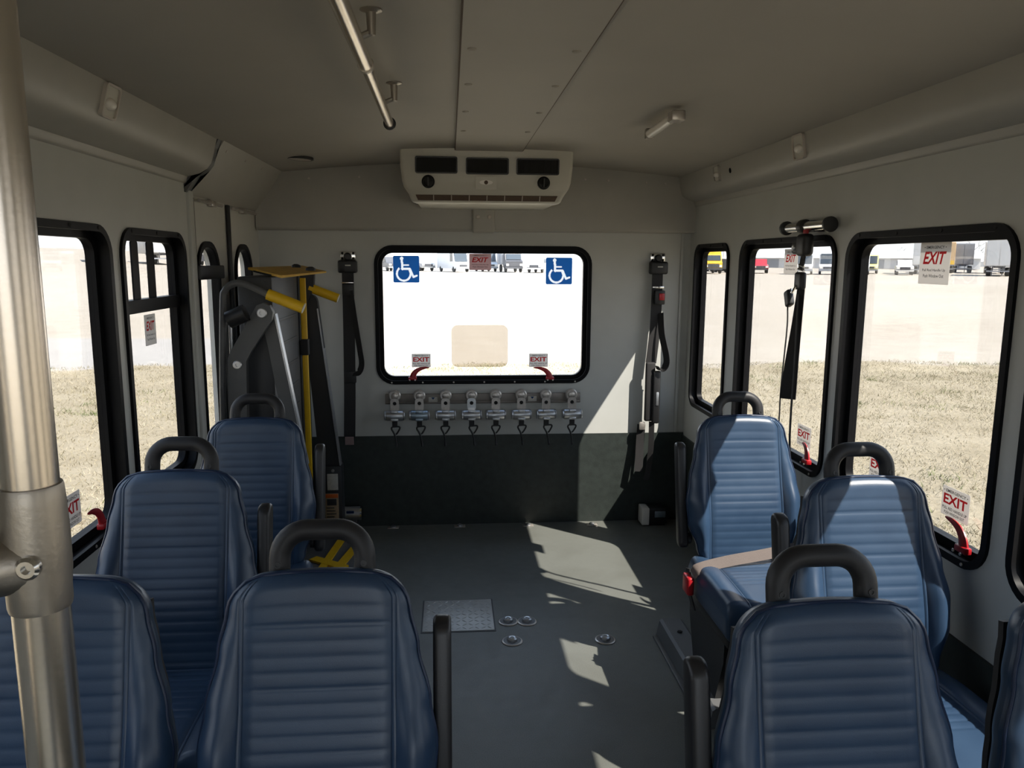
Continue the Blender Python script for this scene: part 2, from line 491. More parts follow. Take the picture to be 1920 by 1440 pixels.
def panel_with_holes(outer, holes, fn, d0, d1):
    bm = bmesh.new()
    loops = [outer] + holes
    edges = []
    for lp in loops:
        vv = [bm.verts.new((s, z, 0)) for s, z in lp]
        edges += [bm.edges.new((vv[i], vv[(i + 1) % len(vv)])) for i in range(len(vv))]
    bmesh.ops.triangle_fill(bm, edges=edges, use_beauty=True)
    bm.verts.index_update()
    v2 = [v.co[:2] for v in bm.verts]
    tris = [[v.index for v in f.verts] for f in bm.faces]
    bm.free()
    mb = MB()
    n = len(v2)
    mb.add([fn(s, z, d0) for s, z in v2] + [fn(s, z, d1) for s, z in v2], tris + [[i + n for i in t][::-1] for t in tris])
    o = 0
    for lp in loops:
        m = len(lp)
        mb.f += [(o + k, o + (k + 1) % m, n + o + (k + 1) % m, n + o + k) for k in range(m)]
        o += m
    return mb

RWIN = [  # s0, s1, z0, z1, radius
    (3.50, 4.005, 0.68, 1.53, 0.075), (2.50, 3.365, 0.68, 1.535, 0.085), (1.665, 2.435, 0.68, 1.535, 0.085),
    (0.83, 1.60, 0.68, 1.535, 0.085), (0.0, 0.765, 0.68, 1.535, 0.085), (-1.35, -0.25, 0.68, 1.60, 0.085)]
LWIN = [(1.50, 2.315, 0.66, 1.535, 0.085), (2.38, 2.945, 0.66, 1.535, 0.085), (0.66, 1.435, 0.66, 1.535, 0.085), (-1.3, -0.45, 0.15, 1.70, 0.06)]
BWIN = (-0.393, 0.756, 0.785, 1.519, 0.095)
FWIN = (-0.90, 1.22, 0.55, 1.74, 0.1)
def inset(w, k, rk=1.0):
    return rrect(w[0] + k, w[1] - k, w[2] + k, w[3] - k, max(0.01, w[4] - k * rk))
HOLE = 0.012

def rect(s0, s1, z0, z1): return [(s0, z0), (s1, z0), (s1, z1), (s0, z1)]
def struct_mesh(name, mb, m, smooth=35, label=None):
    return tag(mb.build(name, m, None, smooth), label, kind='structure')

fl = MB().box(XL - TH, XR + TH, YF - TH, YR + TH, -0.06, 0.0)
floor = struct_mesh('floor', fl, M['floor'], label='grey speckled vinyl floor of the bus aisle')
wall_r = struct_mesh('wall_right', panel_with_holes(rect(YF, YR, 0, ZTOP), [inset(w, HOLE) for w in RWIN], fR, 0, TH), M['wall'], 20, 'grey side wall with three visible tinted windows on the right')
wall_l = struct_mesh('wall_left', panel_with_holes([(YF, 0), (3.055, 0), (3.055, 1.690), (YR, 1.690), (YR, ZTOP), (YF, ZTOP)], [inset(w, HOLE) for w in LWIN], fL, 0, TH), M['wall'], 20, 'grey side wall with two tinted windows beside the lift doors')
wall_b = struct_mesh('wall_rear', panel_with_holes(rect(XL - TH, XR + TH, 0, ZTOP), [inset(BWIN, HOLE)], fB, 0, TH), M['wall'], 20, 'pale grey rear wall around the wide rear window')
wall_f = struct_mesh('wall_front', panel_with_holes(rect(XL - TH, XR + TH, 0, ZTOP), [inset(FWIN, HOLE)], fF, 0, TH), M['wall'], 20, 'front bulkhead with windscreen behind the viewpoint')

# ceiling: shallow arch
def zc(x): return 1.872 + 0.060 * (1 - ((x - 0.18) / 1.03) ** 2)
xs = [-0.97 + i * (1.29 + 0.97) / 28 for i in range(29)]
loop = [(x, zc(max(-0.85, min(1.21, x)))) for x in xs] + [(x, 2.02) for x in reversed(xs)]
ceil = struct_mesh('ceiling', MB().sweep(loop, YF - TH, YR + TH), M['headliner'], 35, 'beige-grey arched headliner ceiling')
px = [0.030 + i * (0.325 - 0.030) / 8 for i in range(9)]
lp = [(x, zc(x) - 0.011) for x in px] + [(x, zc(x) + 0.006) for x in reversed(px)]
cp = MB().sweep(lp, YF, 3.53).build('centre_panel', M['headliner'], ceil, label='long flat centre strip of the ceiling')
for x in (0.0285, 0.3265):
    MB().box(x - 0.0025, x + 0.0025, YF, 3.53, zc(x) - 0.009, zc(x) + 0.004).build('joint_shadow_strip', M['brown_grille'], cp, 0)  # thin dark strips drawn as the shadow lines along the panel edges
scr = MB().lathe([(0.0001, 0), (0.011, 0), (0.010, 0.003), (0.006, 0.005), (0.0001, 0.0055)], (0, 0, 0), (0, 0, -1), 14).mesh('screw_cap', M['headliner'])
for y in (-0.6, 0.0, 0.6, 1.10, 1.48, 1.86, 2.22, 2.61, 2.99):
    for x in (0.055, 0.297):
        o = link('screw_cap', scr, cp); o.location = (x, y, zc(x) - 0.0105)

# coves along both sides
CR = [(1.192, 1.880), (1.203, 1.812), (1.209, 1.790), (1.220, 1.774), (1.240, 1.762), (1.278, 1.750), (1.282, 1.732), (1.286, 1.727), (1.30, 1.724), (1.30, 1.90), (1.195, 1.90)]
trim_1 = struct_mesh('trim_1', MB().sweep(CR, YF, 4.045), M['cove'], 50, 'moulded cove panel along the top of the right wall')
CL = [(-0.842, 1.880), (-0.860, 1.812), (-0.868, 1.788), (-0.884, 1.768), (-0.910, 1.752), (-0.956, 1.740), (-0.960, 1.722), (-0.966, 1.717), (-0.98, 1.714), (-0.98, 1.90), (-0.845, 1.90)]
trim_2 = struct_mesh('trim_2', MB().sweep(CL, YF, 2.985), M['cove'], 50, 'moulded cove panel along the top of the left wall')
# flat cover above the lift doors
FC = [(-0.825, 1.885), (-0.835, 1.868), (-0.962, 1.690), (-0.975, 1.680), (-1.0, 1.680), (-1.0, 1.90), (-0.825, 1.90)]
trim_3 = struct_mesh('trim_3', MB().sweep(FC, 3.03, 4.045), M['cove'], 35, 'flat sloping cover panel above the lift doors')
ec = [(x - 0.004, z - 0.004) for x, z in CL[:8]] + [(-0.985, 1.690), (-0.965, 1.684), (-0.85, 1.85), (-0.838, 1.875)]
MB().sweep(ec, 2.985, 3.03).build('end_cap', M['steel_dark'], trim_3, label='dark curved end of the cove moulding')
for y in (3.12, 3.40, 3.68):
    MB().lathe([(0.0001, 0), (0.007, 0), (0.005, 0.003), (0.0001, 0.003)], (-0.848, y, 1.849), (0.81, 0, -0.58), 10).build('screw', M['zinc'], trim_3)
# rear header
HD = rrect(4.030, 4.13, 1.590, 1.95, 0.018)
hd = MB().prism(HD, lambda a, b, d: (d, a, b), XL + 0.0, XR + 0.002)
trim_4 = struct_mesh('trim_4', hd, M['cove'], 35, 'padded header panel across the top of the rear wall')
hb = MB().rbox(0.117, 0.232, 4.012, 4.06, 1.583, 1.730, 0.010, 3).build('bracket_cover', M['cove'], trim_4)
for x in (0.146, 0.205):
    MB().lathe([(0.011, 0), (0.011, 0.004), (0.007, 0.007), (0.0001, 0.007)], (x, 4.012, 1.662), (0, -1, 0), 14).build('screw', M['lamp_trim'], hb)
for x in (-0.70, -0.45, 0.70, 0.82, 1.02, 1.12):
    MB().lathe([(0.006, 0), (0.005, 0.003), (0.0001, 0.003)], (x, 4.030, 1.835 + 0.03 * (1 - ((x - .18) / 1.03) ** 2)), (0, -1, 0), 10).build('screw', M['zinc'], trim_4)

# lower wall covering
trim_5 = struct_mesh('trim_5', MB().box(XL, XR, 4.090, 4.101, 0, 0.503), M['wainscot'], label='dark green-grey vinyl on the lower rear wall')
trim_6 = struct_mesh('trim_6', MB().box(XR - 0.010, XR + 0.001, YF, 4.09, 0, 0.490), M['wainscot'], label='dark green-grey vinyl on the lower right wall')
trim_7 = struct_mesh('trim_7', MB().box(XL - 0.001, XL + 0.010, YF, 3.05, 0, 0.490), M['wainscot'], label='dark green-grey vinyl on the lower left wall')
trim_8 = struct_mesh('trim_8', MB().rbox(1.236, 1.252, 4.088, 4.104, 0.505, 1.592, 0.004, 2), M['wall'], label='narrow vertical joint strip at the right end of the rear wall')

# ------------------------------------------------------------------ windows
screw_me = MB().lathe([(0.0001, 0), (0.0048, 0), (0.004, 0.002), (0.0001, 0.0025)], (0, 0, 0), (0, -1, 0), 8).mesh('screw', M['zinc'])
screw_dk = MB().lathe([(0.0001, 0), (0.006, 0), (0.005, 0.002), (0.0001, 0.0025)], (0, 0, 0), (0, -1, 0), 8).mesh('screw', M['void'])
ROT = {'B': 0.0, 'R': -PI / 2, 'L': PI / 2, 'F': PI}
def window(n, fn, side, w, g='glass_tint', label=None, sash=0.038, screws='top'):
    root = structure('window_%d' % n, label)
    fr = MB()
    fr.ring(inset(w, 0.0), inset(w, 0.020), fn, -0.009, 0.002)
    fr.ring(inset(w, 0.010), inset(w, 0.0145), fn, -0.004, 0.055)
    frame = fr.build('frame', M['rubber'], root, 40)
    MB().ring(inset(w, 0.0140), inset(w, sash), fn, 0.026, 0.052).build('sash', M['rubber'], root, 40)
    MB().prism(inset(w, sash - 0.006), fn, 0.036, 0.040).build('pane', M[g], root, 0)
    k = max(3, int((w[1] - w[0]) / 0.16))
    for i in range(k):
        s = w[0] + 0.08 + (w[1] - w[0] - 0.16) * i / (k - 1)
        if screws in ('top', 'both'):
            o = link('screw', screw_dk, frame); o.location = fn(s, w[3] - 0.010, -0.009); o.rotation_euler = (0, 0, ROT[side])
        if screws in ('bottom', 'both'):
            o = link('screw', screw_me, frame); o.location = fn(s, w[2] + 0.010, -0.009); o.rotation_euler = (0, 0, ROT[side])
    return root

def release_handle(root, fn, s, z, sg, k=1.0):
    pts = [(s, z - 0.012), (s + sg * 0.008 * k, z + 0.012), (s + sg * 0.028 * k, z + 0.032), (s + sg * 0.058 * k, z + 0.043), (s + sg * 0.090 * k, z + 0.046)]
    P_ = smooth_path([Vector((a, b, 0)) for a, b in pts], 5)
    rs = [0.016 * (1 - i / (len(P_) - 1)) ** 0.8 + 0.0025 for i in range(len(P_))]
    mb = MB()
    tmp = MB().tube(P_, rs, 10, flat=((0, 0, 1), (0.45, 1.0)))
    mb.add([fn(a, b, 0.008 + c) for a, b, c in tmp.v], tmp.f)
    tmp = MB().rbox(s - 0.022, s + 0.022, z - 0.022, z - 0.004, -0.010, 0.010, 0.004)
    mb.add([fn(a, b, 0.006 + c) for a, b, c in tmp.v], tmp.f)
    h = mb.build('release_handle', M['red'], root, label='curved red emergency release handle')
    for q in (-0.014, 0.014):
        o = link('rivet', screw_me, h); o.location = fn(s + q, z - 0.020, -0.010)
        o.rotation_euler = (0, 0, ROT['B'] if fn is fB else (ROT['R'] if fn is fR else ROT['L']))
    return h

w_b = window(1, fB, 'B', BWIN, 'glass_clear', 'wide rear window with rounded black frame', 0.040, 'bottom')
release_handle(w_b, fB, -0.203, 0.828, 1); release_handle(w_b, fB, 0.540, 0.824, -1)
w_r1 = window(2, fR, 'R', RWIN[0], label='narrow tinted right window nearest the rear wall')
w_r2 = window(3, fR, 'R', RWIN[1], label='tinted right window behind the hanging strap', screws='both')
w_r3 = window(4, fR, 'R', RWIN[2], label='large tinted right window beside the second seat', screws='both')
release_handle(w_r2, fR, 2.635, 0.735, 1, 0.5)
release_handle(w_r3, fR, 1.765, 0.735, 1, 0.9)
w_r4 = window(5, fR, 'R', RWIN[3], label='tinted right window at the edge of the view')
w_r5 = window(6, fR, 'R', RWIN[4], label='right window beside the viewpoint')
w_r6 = window(7, fR, 'R', RWIN[5], 'glass_tint', 'driver side window')
w_l1 = window(8, fL, 'L', LWIN[0], label='large tinted left window behind the pole', screws='both')
release_handle(w_l1, fL, 2.155, 0.715, -1, 0.9)
w_l2 = window(9, fL, 'L', LWIN[1], label='left window with sliding upper sash beside the lift doors')
tr = MB(); tr.prism(rect(2.40, 2.925, 1.270, 1.312), fL, 0.018, 0.052); tr.build('transom', M['rubber'], w_l2)
for (a, b, d) in ((2.548, 2.600, 0.031), (2.678, 2.740, 0.033)):
    MB().prism(rrect(a, b, 1.305, 1.497, 0.008, 3), fL, d, 0.0362).build('sash_stile', M['rubber'], w_l2)
w_l3 = window(10, fL, 'L', LWIN[2], label='left window beside the viewpoint')
w_l4 = window(11, fL, 'L', LWIN[3], 'glass_tint', 'entry door glass beside the steps')
w_f = window(12, fF, 'F', FWIN, 'glass_clear', 'windscreen behind the viewpoint')

# tan translucent film on the rear window
fm = MB().prism(rrect(0.006, 0.312, 0.872, 1.100, 0.035), fB, 0.0335, 0.0355).build('window_film', M['film'], None, 0)
tag(fm, 'translucent tan rounded patch of film stuck low on the rear window', 'film')

# ------------------------------------------------------------------ lift doors (left, rear)
def lift_door(n, s0, s1, g0, g1, label):
    root = structure('door_%d' % n, label)
    gw = (g0, g1, 0.55, 1.512, 0.13)
    panel_with_holes(rect(s0, s1, 0.005, 1.682), [inset(gw, 0.010)], fL, 0.006, 0.052).build('door_leaf', M['white_door'], root, 20)
    mb = MB(); mb.ring(inset(gw, 0.0), inset(gw, 0.022), fL, -0.004, 0.010); mb.ring(inset(gw, 0.010), inset(gw, 0.024), fL, 0.0, 0.030)
    mb.build('window_frame', M['rubber'], root, 40)
    MB().prism(inset(gw, 0.020), fL, 0.014, 0.018).build('pane', M['glass_tint'], root, 0)
    MB().rbox(XL - 0.004, XL + 0.006, s0 + 0.003, s0 + 0.012, 0.02, 1.672, 0.002).build('edge_seal', M['black'], root)
    rod = MB().cyl((XL + 0.012, s0 + 0.05, 1.664), (XL + 0.012, s1 - 0.12, 1.664), 0.007, 10)
    rod.rbox(XL - 0.005, XL + 0.02, s0 + 0.20, s0 + 0.26, 1.652, 1.676, 0.004)
    rod.build('latch_rod', M['zinc'], root)
    return root
d1 = lift_door(1, 3.060, 3.528, 3.085, 3.375, 'white lift door leaf nearer the left window')
d2 = lift_door(2, 3.533, 4.098, 3.620, 3.915, 'white lift door leaf nearest the rear wall')
MB().rbox(XL - 0.002, XL + 0.022, 3.052, 3.37, 1.362, 1.416, 0.005).build('latch_strap', M['black'], d1)
MB().rbox(XL - 0.004, XL + 0.010, 3.515, 3.545, 0.02, 1.676, 0.004).build('centre_seal', M['black'], d2)
trim_9 = struct_mesh('trim_9', MB().rbox(XL - 0.02, XL + 0.012, 3.000, 3.052, 0.0, 1.695, 0.006), M['wall'], label='grey upright jamb between the left window and lift doors')

# ------------------------------------------------------------------ stickers
AX = {'B': (Vector((1, 0, 0)), fB), 'R': (Vector((0, -1, 0)), fR), 'L': (Vector((0, 1, 0)), fL)}
def exit_sticker(side, s0, s1, z0, z1, label, style='low', d=0.034):
    right, fn = AX[side]
    c = Vector(fn((s0 + s1) / 2, (z0 + z1) / 2, 0))
    root = thing('exit_sticker', label, 'sticker', fn((s0 + s1) / 2, z0, d), group='emergency exit stickers')
    W, Hh = s1 - s0, z1 - z0
    L0 = Vector(root.location)
    loc = lambda s, z, dd: tuple(Vector(fn(s, z, dd)) - L0)
    MB().prism(rrect(s0, s1, z0, z1, 0.003, 2), loc, d, d + 0.001).build('backing', M['sticker_pink' if style == 'pink' else 'sticker'], root, 0)
    def T(nm, body, fz, fw_, fh, m, shear=0.0, bold=0.0):
        p = Vector(fn((s0 + s1) / 2, z0 + Hh * fz, d - 0.0006)) - L0
        put_text(nm, body, p, right, (0, 0, 1), W * fw_, Hh * fh, m, root, shear, bold)
    if style == 'low':
        T('heading', '\u2022 EMERGENCY \u2022', 0.86, 0.88, 0.10, M['black_print'], 0, 0.02)
        T('lettering', 'EXIT', 0.58, 0.86, 0.34, M['red_print'], 0, 0.03)
        T('instructions', 'PULL RED HANDLE UP', 0.27, 0.90, 0.10, M['black_print'], 0, 0.02)
        T('instructions', 'PUSH WINDOW OUT', 0.12, 0.74, 0.10, M['black_print'], 0, 0.02)
    else:
        T('heading', '\u2022 EMERGENCY \u2022', 0.88, 0.72, 0.07, M['black_print'], 0, 0.02)
        T('lettering', 'EXIT', 0.63, 0.76, 0.30, M['red_print'], 0.25, 0.03)
        T('instructions', 'Pull Red Handle Up', 0.33, 0.76, 0.08, M['black_print'], 0, 0.01)
        T('instructions', 'Push Window Out', 0.20, 0.68, 0.08, M['black_print'], 0, 0.01)
    return root
exit_sticker('B', 0.104, 0.220, 1.392, 1.478, 'pinkish exit sticker at top centre of the rear window', 'pink')
exit_sticker('B', -0.207, -0.106, 0.872, 0.945, 'exit sticker low on the rear window above its left red handle')
exit_sticker('B', 0.428, 0.531, 0.870, 0.943, 'exit sticker low on the rear window above its right red handle')
exit_sticker('R', 1.965, 2.098, 1.383, 1.497, 'tall exit sticker at the top of the large right window', 'top')
exit_sticker('R', 2.872, 2.990, 1.395, 1.492, 'exit sticker at the top of the window behind the hanging strap', 'top')
exit_sticker('R', 1.795, 1.905, 0.772, 0.852, 'exit sticker low on the large right window above its red handle')
exit_sticker('R', 2.158, 2.268, 0.772, 0.852, 'exit sticker seen through the grab handle of the second right seat')
exit_sticker('R', 2.672, 2.782, 0.755, 0.835, 'exit sticker low on the window behind the hanging strap')
exit_sticker('L', 2.620, 2.715, 1.155, 1.258, 'exit sticker under the transom of the sliding left window', 'top')
exit_sticker('L', 1.985, 2.095, 0.735, 0.825, 'exit sticker low on the left window half hidden by the pole')

def access_sign(s0, s1, z0, z1, label):
    d = 0.033
    root = thing('wheelchair_sign', label, 'sign', fB((s0 + s1) / 2, z0, d), group='blue wheelchair signs on the rear window')
    L0 = Vector(root.location)
    loc = lambda s, z, dd: tuple(Vector(fB(s, z, dd)) - L0)
    W, Hh = s1 - s0, z1 - z0
    N = 72
    segs = [((0.335, 0.84), (0.355, 0.50), 0.085), ((0.345, 0.65), (0.58, 0.65), 0.06), ((0.335, 0.515), (0.64, 0.515), 0.075), ((0.64, 0.515), (0.77, 0.21), 0.075), ((0.77, 0.21), (0.90, 0.26), 0.075)]
    def white(u, v):
        if math.hypot(u - 0.33, v - 0.90) < 0.068: return True
        r_, a_ = math.hypot(u - 0.40, v - 0.33), math.degrees(math.atan2(v - 0.33, u - 0.40)) % 360
        if abs(r_ - 0.26) < 0.038 and (a_ > 128 or a_ < 35): return True
        for (p0, p1, wd) in segs:
            dx, dy = p1[0] - p0[0], p1[1] - p0[1]; L2 = dx * dx + dy * dy
            t = max(0, min(1, ((u - p0[0]) * dx + (v - p0[1]) * dy) / L2))
            if math.hypot(u - p0[0] - t * dx, v - p0[1] - t * dy) < wd / 2: return True
        return False
    def corner(u, v):
        cu, cv = max(0.06 - min(u, 1 - u), 0), max(0.06 - min(v, 1 - v), 0)
        return math.hypot(cu, cv) > 0.06
    bl_, wh_ = MB(), MB()
    for i in range(N):
        for j in range(N):
            u, v = (i + .5) / N, (j + .5) / N
            if corner(u, v): continue
            mb = wh_ if white(u, v) else bl_
            a0, a1, b0, b1 = s0 + W * i / N, s0 + W * (i + 1) / N, z0 + Hh * j / N, z0 + Hh * (j + 1) / N
            mb.add([loc(a0, b0, d), loc(a1, b0, d), loc(a1, b1, d), loc(a0, b1, d)], [(0, 1, 2, 3)])
    bl_.build('backing', M['blue_sign'], root, 0)
    wh_.build('wheelchair_symbol', M['white_print'], root, 0)
    return root
access_sign(-0.297, -0.160, 1.325, 1.465, 'blue wheelchair sign in the upper left corner of the rear window')
access_sign(0.514, 0.656, 1.318, 1.460, 'blue wheelchair sign in the upper right corner of the rear window')

# ------------------------------------------------------------------ seats
ALPHA = math.radians(12)
def lerp_tab(tab, x):
    if x <= tab[0][0]: return tab[0][1]
    for (a, b), (c, d) in zip(tab[:-1], tab[1:]):
        if x <= c:
            t = (x - a) / (c - a); t = t * t * (3 - 2 * t)
            return b + (d - b) * t
    return tab[-1][1]
def sstep(a, b, x):
    t = max(0.0, min(1.0, (x - a) / (b - a))); return t * t * (3 - 2 * t)

def pad(place, L, halfw, rc, front, rear, bolster, pleat, pitch, p0, p1, arch, inner, edge_pow, seam=0.0022, topround=0.03, rows=150):
    """a padded cushion: rows along t (0..L), width +-halfw(t), n = thickness; place(x, t, n) -> xyz"""
    ts = [L * i / (rows - 20) for i in range(rows - 19)]
    extra = [L - topround * (1 - math.sin(PI / 2 * k / 10)) for k in range(11)]
    ts = sorted(set([round(t, 5) for t in ts if t < L - topround] + [round(t, 5) for t in extra]))
    cin = [-inner + 2 * inner * i / 14 for i in range(15)]
    sm = [inner + k for k in (0.0025, 0.005, 0.0075, 0.010, 0.013)]
    mb = MB(); NC = None
    outline = []
    for t in ts:
        dt = L - t
        W = halfw(t)
        w = W
        if dt < rc: w = W - rc + math.sqrt(max(0, rc * rc - (rc - dt) ** 2))
        base = cin + sm
        sc = min(1.0, w / (inner + 0.030))
        pos = sorted([-s * sc for s in sm] + [c * sc for c in cin] + [s * sc for s in sm])
        edge = pos[-1]
        out = [edge + (w - edge) * (1 - (1 - k / 9) ** 1.7) for k in range(1, 10)]
        xsn = [-x for x in reversed(out)] + pos + out
        rnd = 1.0 if dt > topround else math.sqrt(max(0.0, 1 - ((topround - dt) / topround) ** 2))
        if t < 0.02: rnd *= math.sqrt(max(0.0, 1 - ((0.02 - t) / 0.02) ** 2))
        fr, bk = [], []
        for x in xsn:
            e = (max(0.0, 1 - (abs(x) / w) ** edge_pow)) ** 0.5 if w > 1e-6 else 0
            n = front(x, t) * e
            n += bolster(t) * sstep(inner * sc + 0.002, inner * sc + 0.040, abs(x)) * e
            ax = abs(x) / sc
            if ax < inner + 0.001 and p0 < t < p1:
                ph = ((t - p0) / pitch) % 1.0
                n -= pleat * (1 - (max(0.0, 1 - (2 * ph - 1) ** 2)) ** 0.28) * (1 - sstep(inner - 0.004, inner + 0.001, ax))
            for q in (inner + 0.0025, inner + 0.010):
                n -= seam * math.exp(-((ax - q) / 0.0016) ** 2) * sstep(L, L - 0.03, t) if False else seam * math.exp(-((ax - q) / 0.0016) ** 2) * (1 if dt > 0.012 else 0)
            n *= rnd
            da = arch * (1 - (x / max(W, 1e-6)) ** 2) * sstep(L - 0.12, L, t)
            fr.append(place(x, t + da, n))
            bk.append(place(x, t + da, -rear * e * rnd))
        row = fr + bk[::-1]
        NC = len(row)
        mb.v.extend(row)
        outline.append((w, t, W))
    R_ = len(ts)
    for i in range(R_ - 1):
        for k in range(NC):
            mb.f.append((i * NC + k, i * NC + (k + 1) % NC, (i + 1) * NC + (k + 1) % NC, (i + 1) * NC + k))
    mb.f.append(tuple(range(NC))[::-1]); mb.f.append(tuple((R_ - 1) * NC + k for k in range(NC)))
    return mb, outline

nb = Vector((0, -math.cos(ALPHA), math.sin(ALPHA))); tb = Vector((0, math.sin(ALPHA), math.cos(ALPHA)))
B0 = Vector((0, -0.100, 0.425)); BL = 0.492
def place_back(x, t, n): return tuple(B0 + Vector((x, 0, 0)) + tb * t + nb * n)
def back_w(t): return lerp_tab([(0, 0.150), (0.05, 0.165), (0.14, 0.194), (0.21, 0.199), (0.28, 0.188), (0.37, 0.168), (0.44, 0.154), (0.50, 0.148)], t)
back_mb, back_outline = pad(place_back, BL, back_w, 0.058,
    lambda x, t: 0.030 + 0.010 * math.exp(-((t - 0.16) / 0.10) ** 2), 0.045,
    lambda t: lerp_tab([(0, 0.030), (0.2, 0.030), (0.33, 0.010), (0.42, 0.0), (0.5, 0.0)], t),
    0.0027, 0.0255, 0.03, 0.452, 0.012, 0.120, 8)
back_me = back_mb.mesh('backrest', M['vinyl'], 50)

def pipe_path():
    right = []
    for w, t, W in back_outline:
        if t < 0.015: continue
        da = 0.012 * (1 - (w / W) ** 2) * sstep(BL - 0.12, BL, t)
        right.append(Vector(place_back(w * 0.988, min(t, BL - 0.004) + da, 0.012)))
    right = right[::4] + [right[-1]]
    # across the top
    wt = back_outline[-1][0]; top = []
    for k in range(1, 9):
        x = wt * (1 - 2 * k / 9)
        top.append(Vector(place_back(x, BL - 0.003 + 0.012 * (1 - (x / back_outline[-1][2]) ** 2), 0.014)))
    left = [Vector((-p.x, p.y, p.z)) for p in reversed(right)]
    return right + top + left
piping_me = MB().tube(pipe_path(), 0.0038, 6).mesh('piping', M['piping'], 60)

def place_cush(x, t, n): return (x, -0.085 - t, 0.405 + n)
cush_mb, _ = pad(place_cush, 0.40, lambda t: lerp_tab([(0, 0.190), (0.1, 0.200), (0.4, 0.199)], t), 0.012,
    lambda x, t: 0.040 + 0.006 * math.sin(PI * min(1, t / 0.40)), 0.085,
    lambda t: 0.008, 0.004, 0.026, 0.02, 0.27, 0.0, 0.120, 22, topround=0.024)
cush_me = cush_mb.mesh('seat_cushion', M['vinyl'], 50)

def handle_pts():
    hw, r, z0, z1 = 0.073, 0.048, -0.060, 0.075
    pts = [(hw, z0), (hw, z1 - r)] + arc_pts((hw - r, z1 - r), r, 0, 90, 8) + arc_pts((-hw + r, z1 - r), r, 90, 180, 8) + [(-hw, z0)]
    return [Vector(place_back(x, BL + z, -0.020)) for x, z in pts]
handle_me = MB().tube(handle_pts(), 0.0185, 14).mesh('grab_handle', M['handle_grey'], 60)
hs = MB()
hs.lathe([(0.0001, 0.0), (0.0055, 0.0), (0.0055, 0.0015), (0.003, 0.0015), (0.003, -0.001), (0.0001, -0.001)], (0, 0, 0), nb, 10)
hscrew_me = hs.mesh('screw', M['black'])

arm_profile = rrect(-0.026, 0.026, 0.0, 0.36, 0.024, 6)
arm_mb = MB()
def arm_place(s, z, d): return tuple(Vector((d, -0.065, 0.485)) + Vector((0, 1, 0)) * s + tb * z)
arm_mb.prism(arm_profile, arm_place, -0.016, 0.016)
bm = bmesh.new(); tmp = arm_mb.mesh('tmp', M['arm_grey'], 0); bm.from_mesh(tmp)
bmesh.ops.bevel(bm, geom=[e for e in bm.edges if abs(e.verts[0].co.x - e.verts[1].co.x) < 1e-5], offset=0.009, segments=3, profile=0.5, affect='EDGES')
arm_me = bpy.data.meshes.new('armrest'); bm.to_mesh(arm_me); bm.free(); bpy.data.meshes.remove(tmp)
arm_me.materials.append(M['arm_grey'])
arm_me.polygons.foreach_set('use_smooth', [True] * len(arm_me.polygons)); arm_me.set_sharp_from_angle(angle=math.radians(60))
pivot_me = MB().lathe([(0.020, 0), (0.020, 0.012), (0.016, 0.016), (0.0001, 0.016)], (0, 0, 0), (1, 0, 0), 16).mesh('pivot', M['black'])

# pedestal: shell under the cushion, aisle leg panel, floor channel
frame_me = MB().rbox(-0.185, 0.185, -0.465, -0.03, 0.295, 0.345, 0.012).mesh('seat_frame', M['black'])
leg_loop = [(-0.40, 0.300), (-0.06, 0.300), (-0.06, 0.23), (-0.13, 0.06), (-0.34, 0.06), (-0.40, 0.22)]
leg_me = MB().prism(leg_loop, lambda a, b, d: (d, a, b), -0.020, 0.020).mesh('leg', M['black'])
foot_loop = [(-0.058, 0.0), (0.055, 0.0), (0.045, 0.058), (0.034, 0.068), (-0.036, 0.068), (-0.046, 0.060)]
foot_me = MB().prism(foot_loop, lambda a, b, d: (a, d, b), -0.40, 0.215).mesh('foot_channel', M['steel_dark'], 20)
lip_me = MB().rbox(-0.075, -0.056, -0.40, 0.200, 0.0, 0.008, 0.002).mesh('foot_flange', M['steel_dark'])
bolt_me = MB().lathe([(0.010, 0), (0.010, 0.006), (0.0001, 0.007)], (0, 0, 0), (0, 0, 1), 6).mesh('bolt', M['void'])
shell_me = None
sh = MB()
for sgn in (1,):
    lpt = [(back_w(t) * 0.90, t) for t in [0.02 + 0.43 * k / 16 for k in range(17)]]
    lpt = lpt + [(-x, t) for x, t in reversed(lpt)]
    sh.prism(lpt, lambda x, t, n: place_back(x, t, -0.043 - n), 0.0, 0.012)
shell_me = sh.mesh('back_shell', M['handle_grey'])

def seat(x, y, aisle, label, handle=True, arm=True):
    root = thing('bus_seat', label, 'bus seat', (x, y, 0), group='blue ribbed bus seats')
    b = link('backrest', back_me, root); link('piping', piping_me, b); link('back_shell', shell_me, root)
    link('seat_cushion', cush_me, root)
    link('seat_frame', frame_me, root)
    if handle:
        h = link('grab_handle', handle_me, root)
        for sx in (-0.073, 0.073):
            o = link('screw', hscrew_me, h); o.location = place_back(sx, BL + 0.018, -0.0016)
    if arm:
        a = link('armrest', arm_me, root); a.location = (aisle * 0.207, 0, -0.016)
        p = link('pivot', pivot_me, a); p.location = (-0.016 * aisle if aisle > 0 else 0.0, -0.060, 0.515)
        if aisle > 0: p.location.x = -0.030
        else: p.location.x = 0.014
    l = link('leg', leg_me, root); l.location.x = aisle * 0.150
    f = link('foot_channel', foot_me, root); f.location.x = aisle * 0.150
    if aisle > 0: f.scale.x = -1
    link('foot_flange', lip_me, f)
    for yy in (-0.18, 0.10):
        o = link('bolt', bolt_me, f); o.location = (0.0, yy, 0.066)
    return root
seat(-0.225, 1.270, 1, 'nearest blue seat left of the aisle, beside the charcoal armrest')
seat(-0.660, 1.270, 1, 'blue seat behind the steel pole in the lower left corner', handle=False, arm=False)
seat(-0.684, 1.936, 1, 'single blue seat by the left windows, second row')
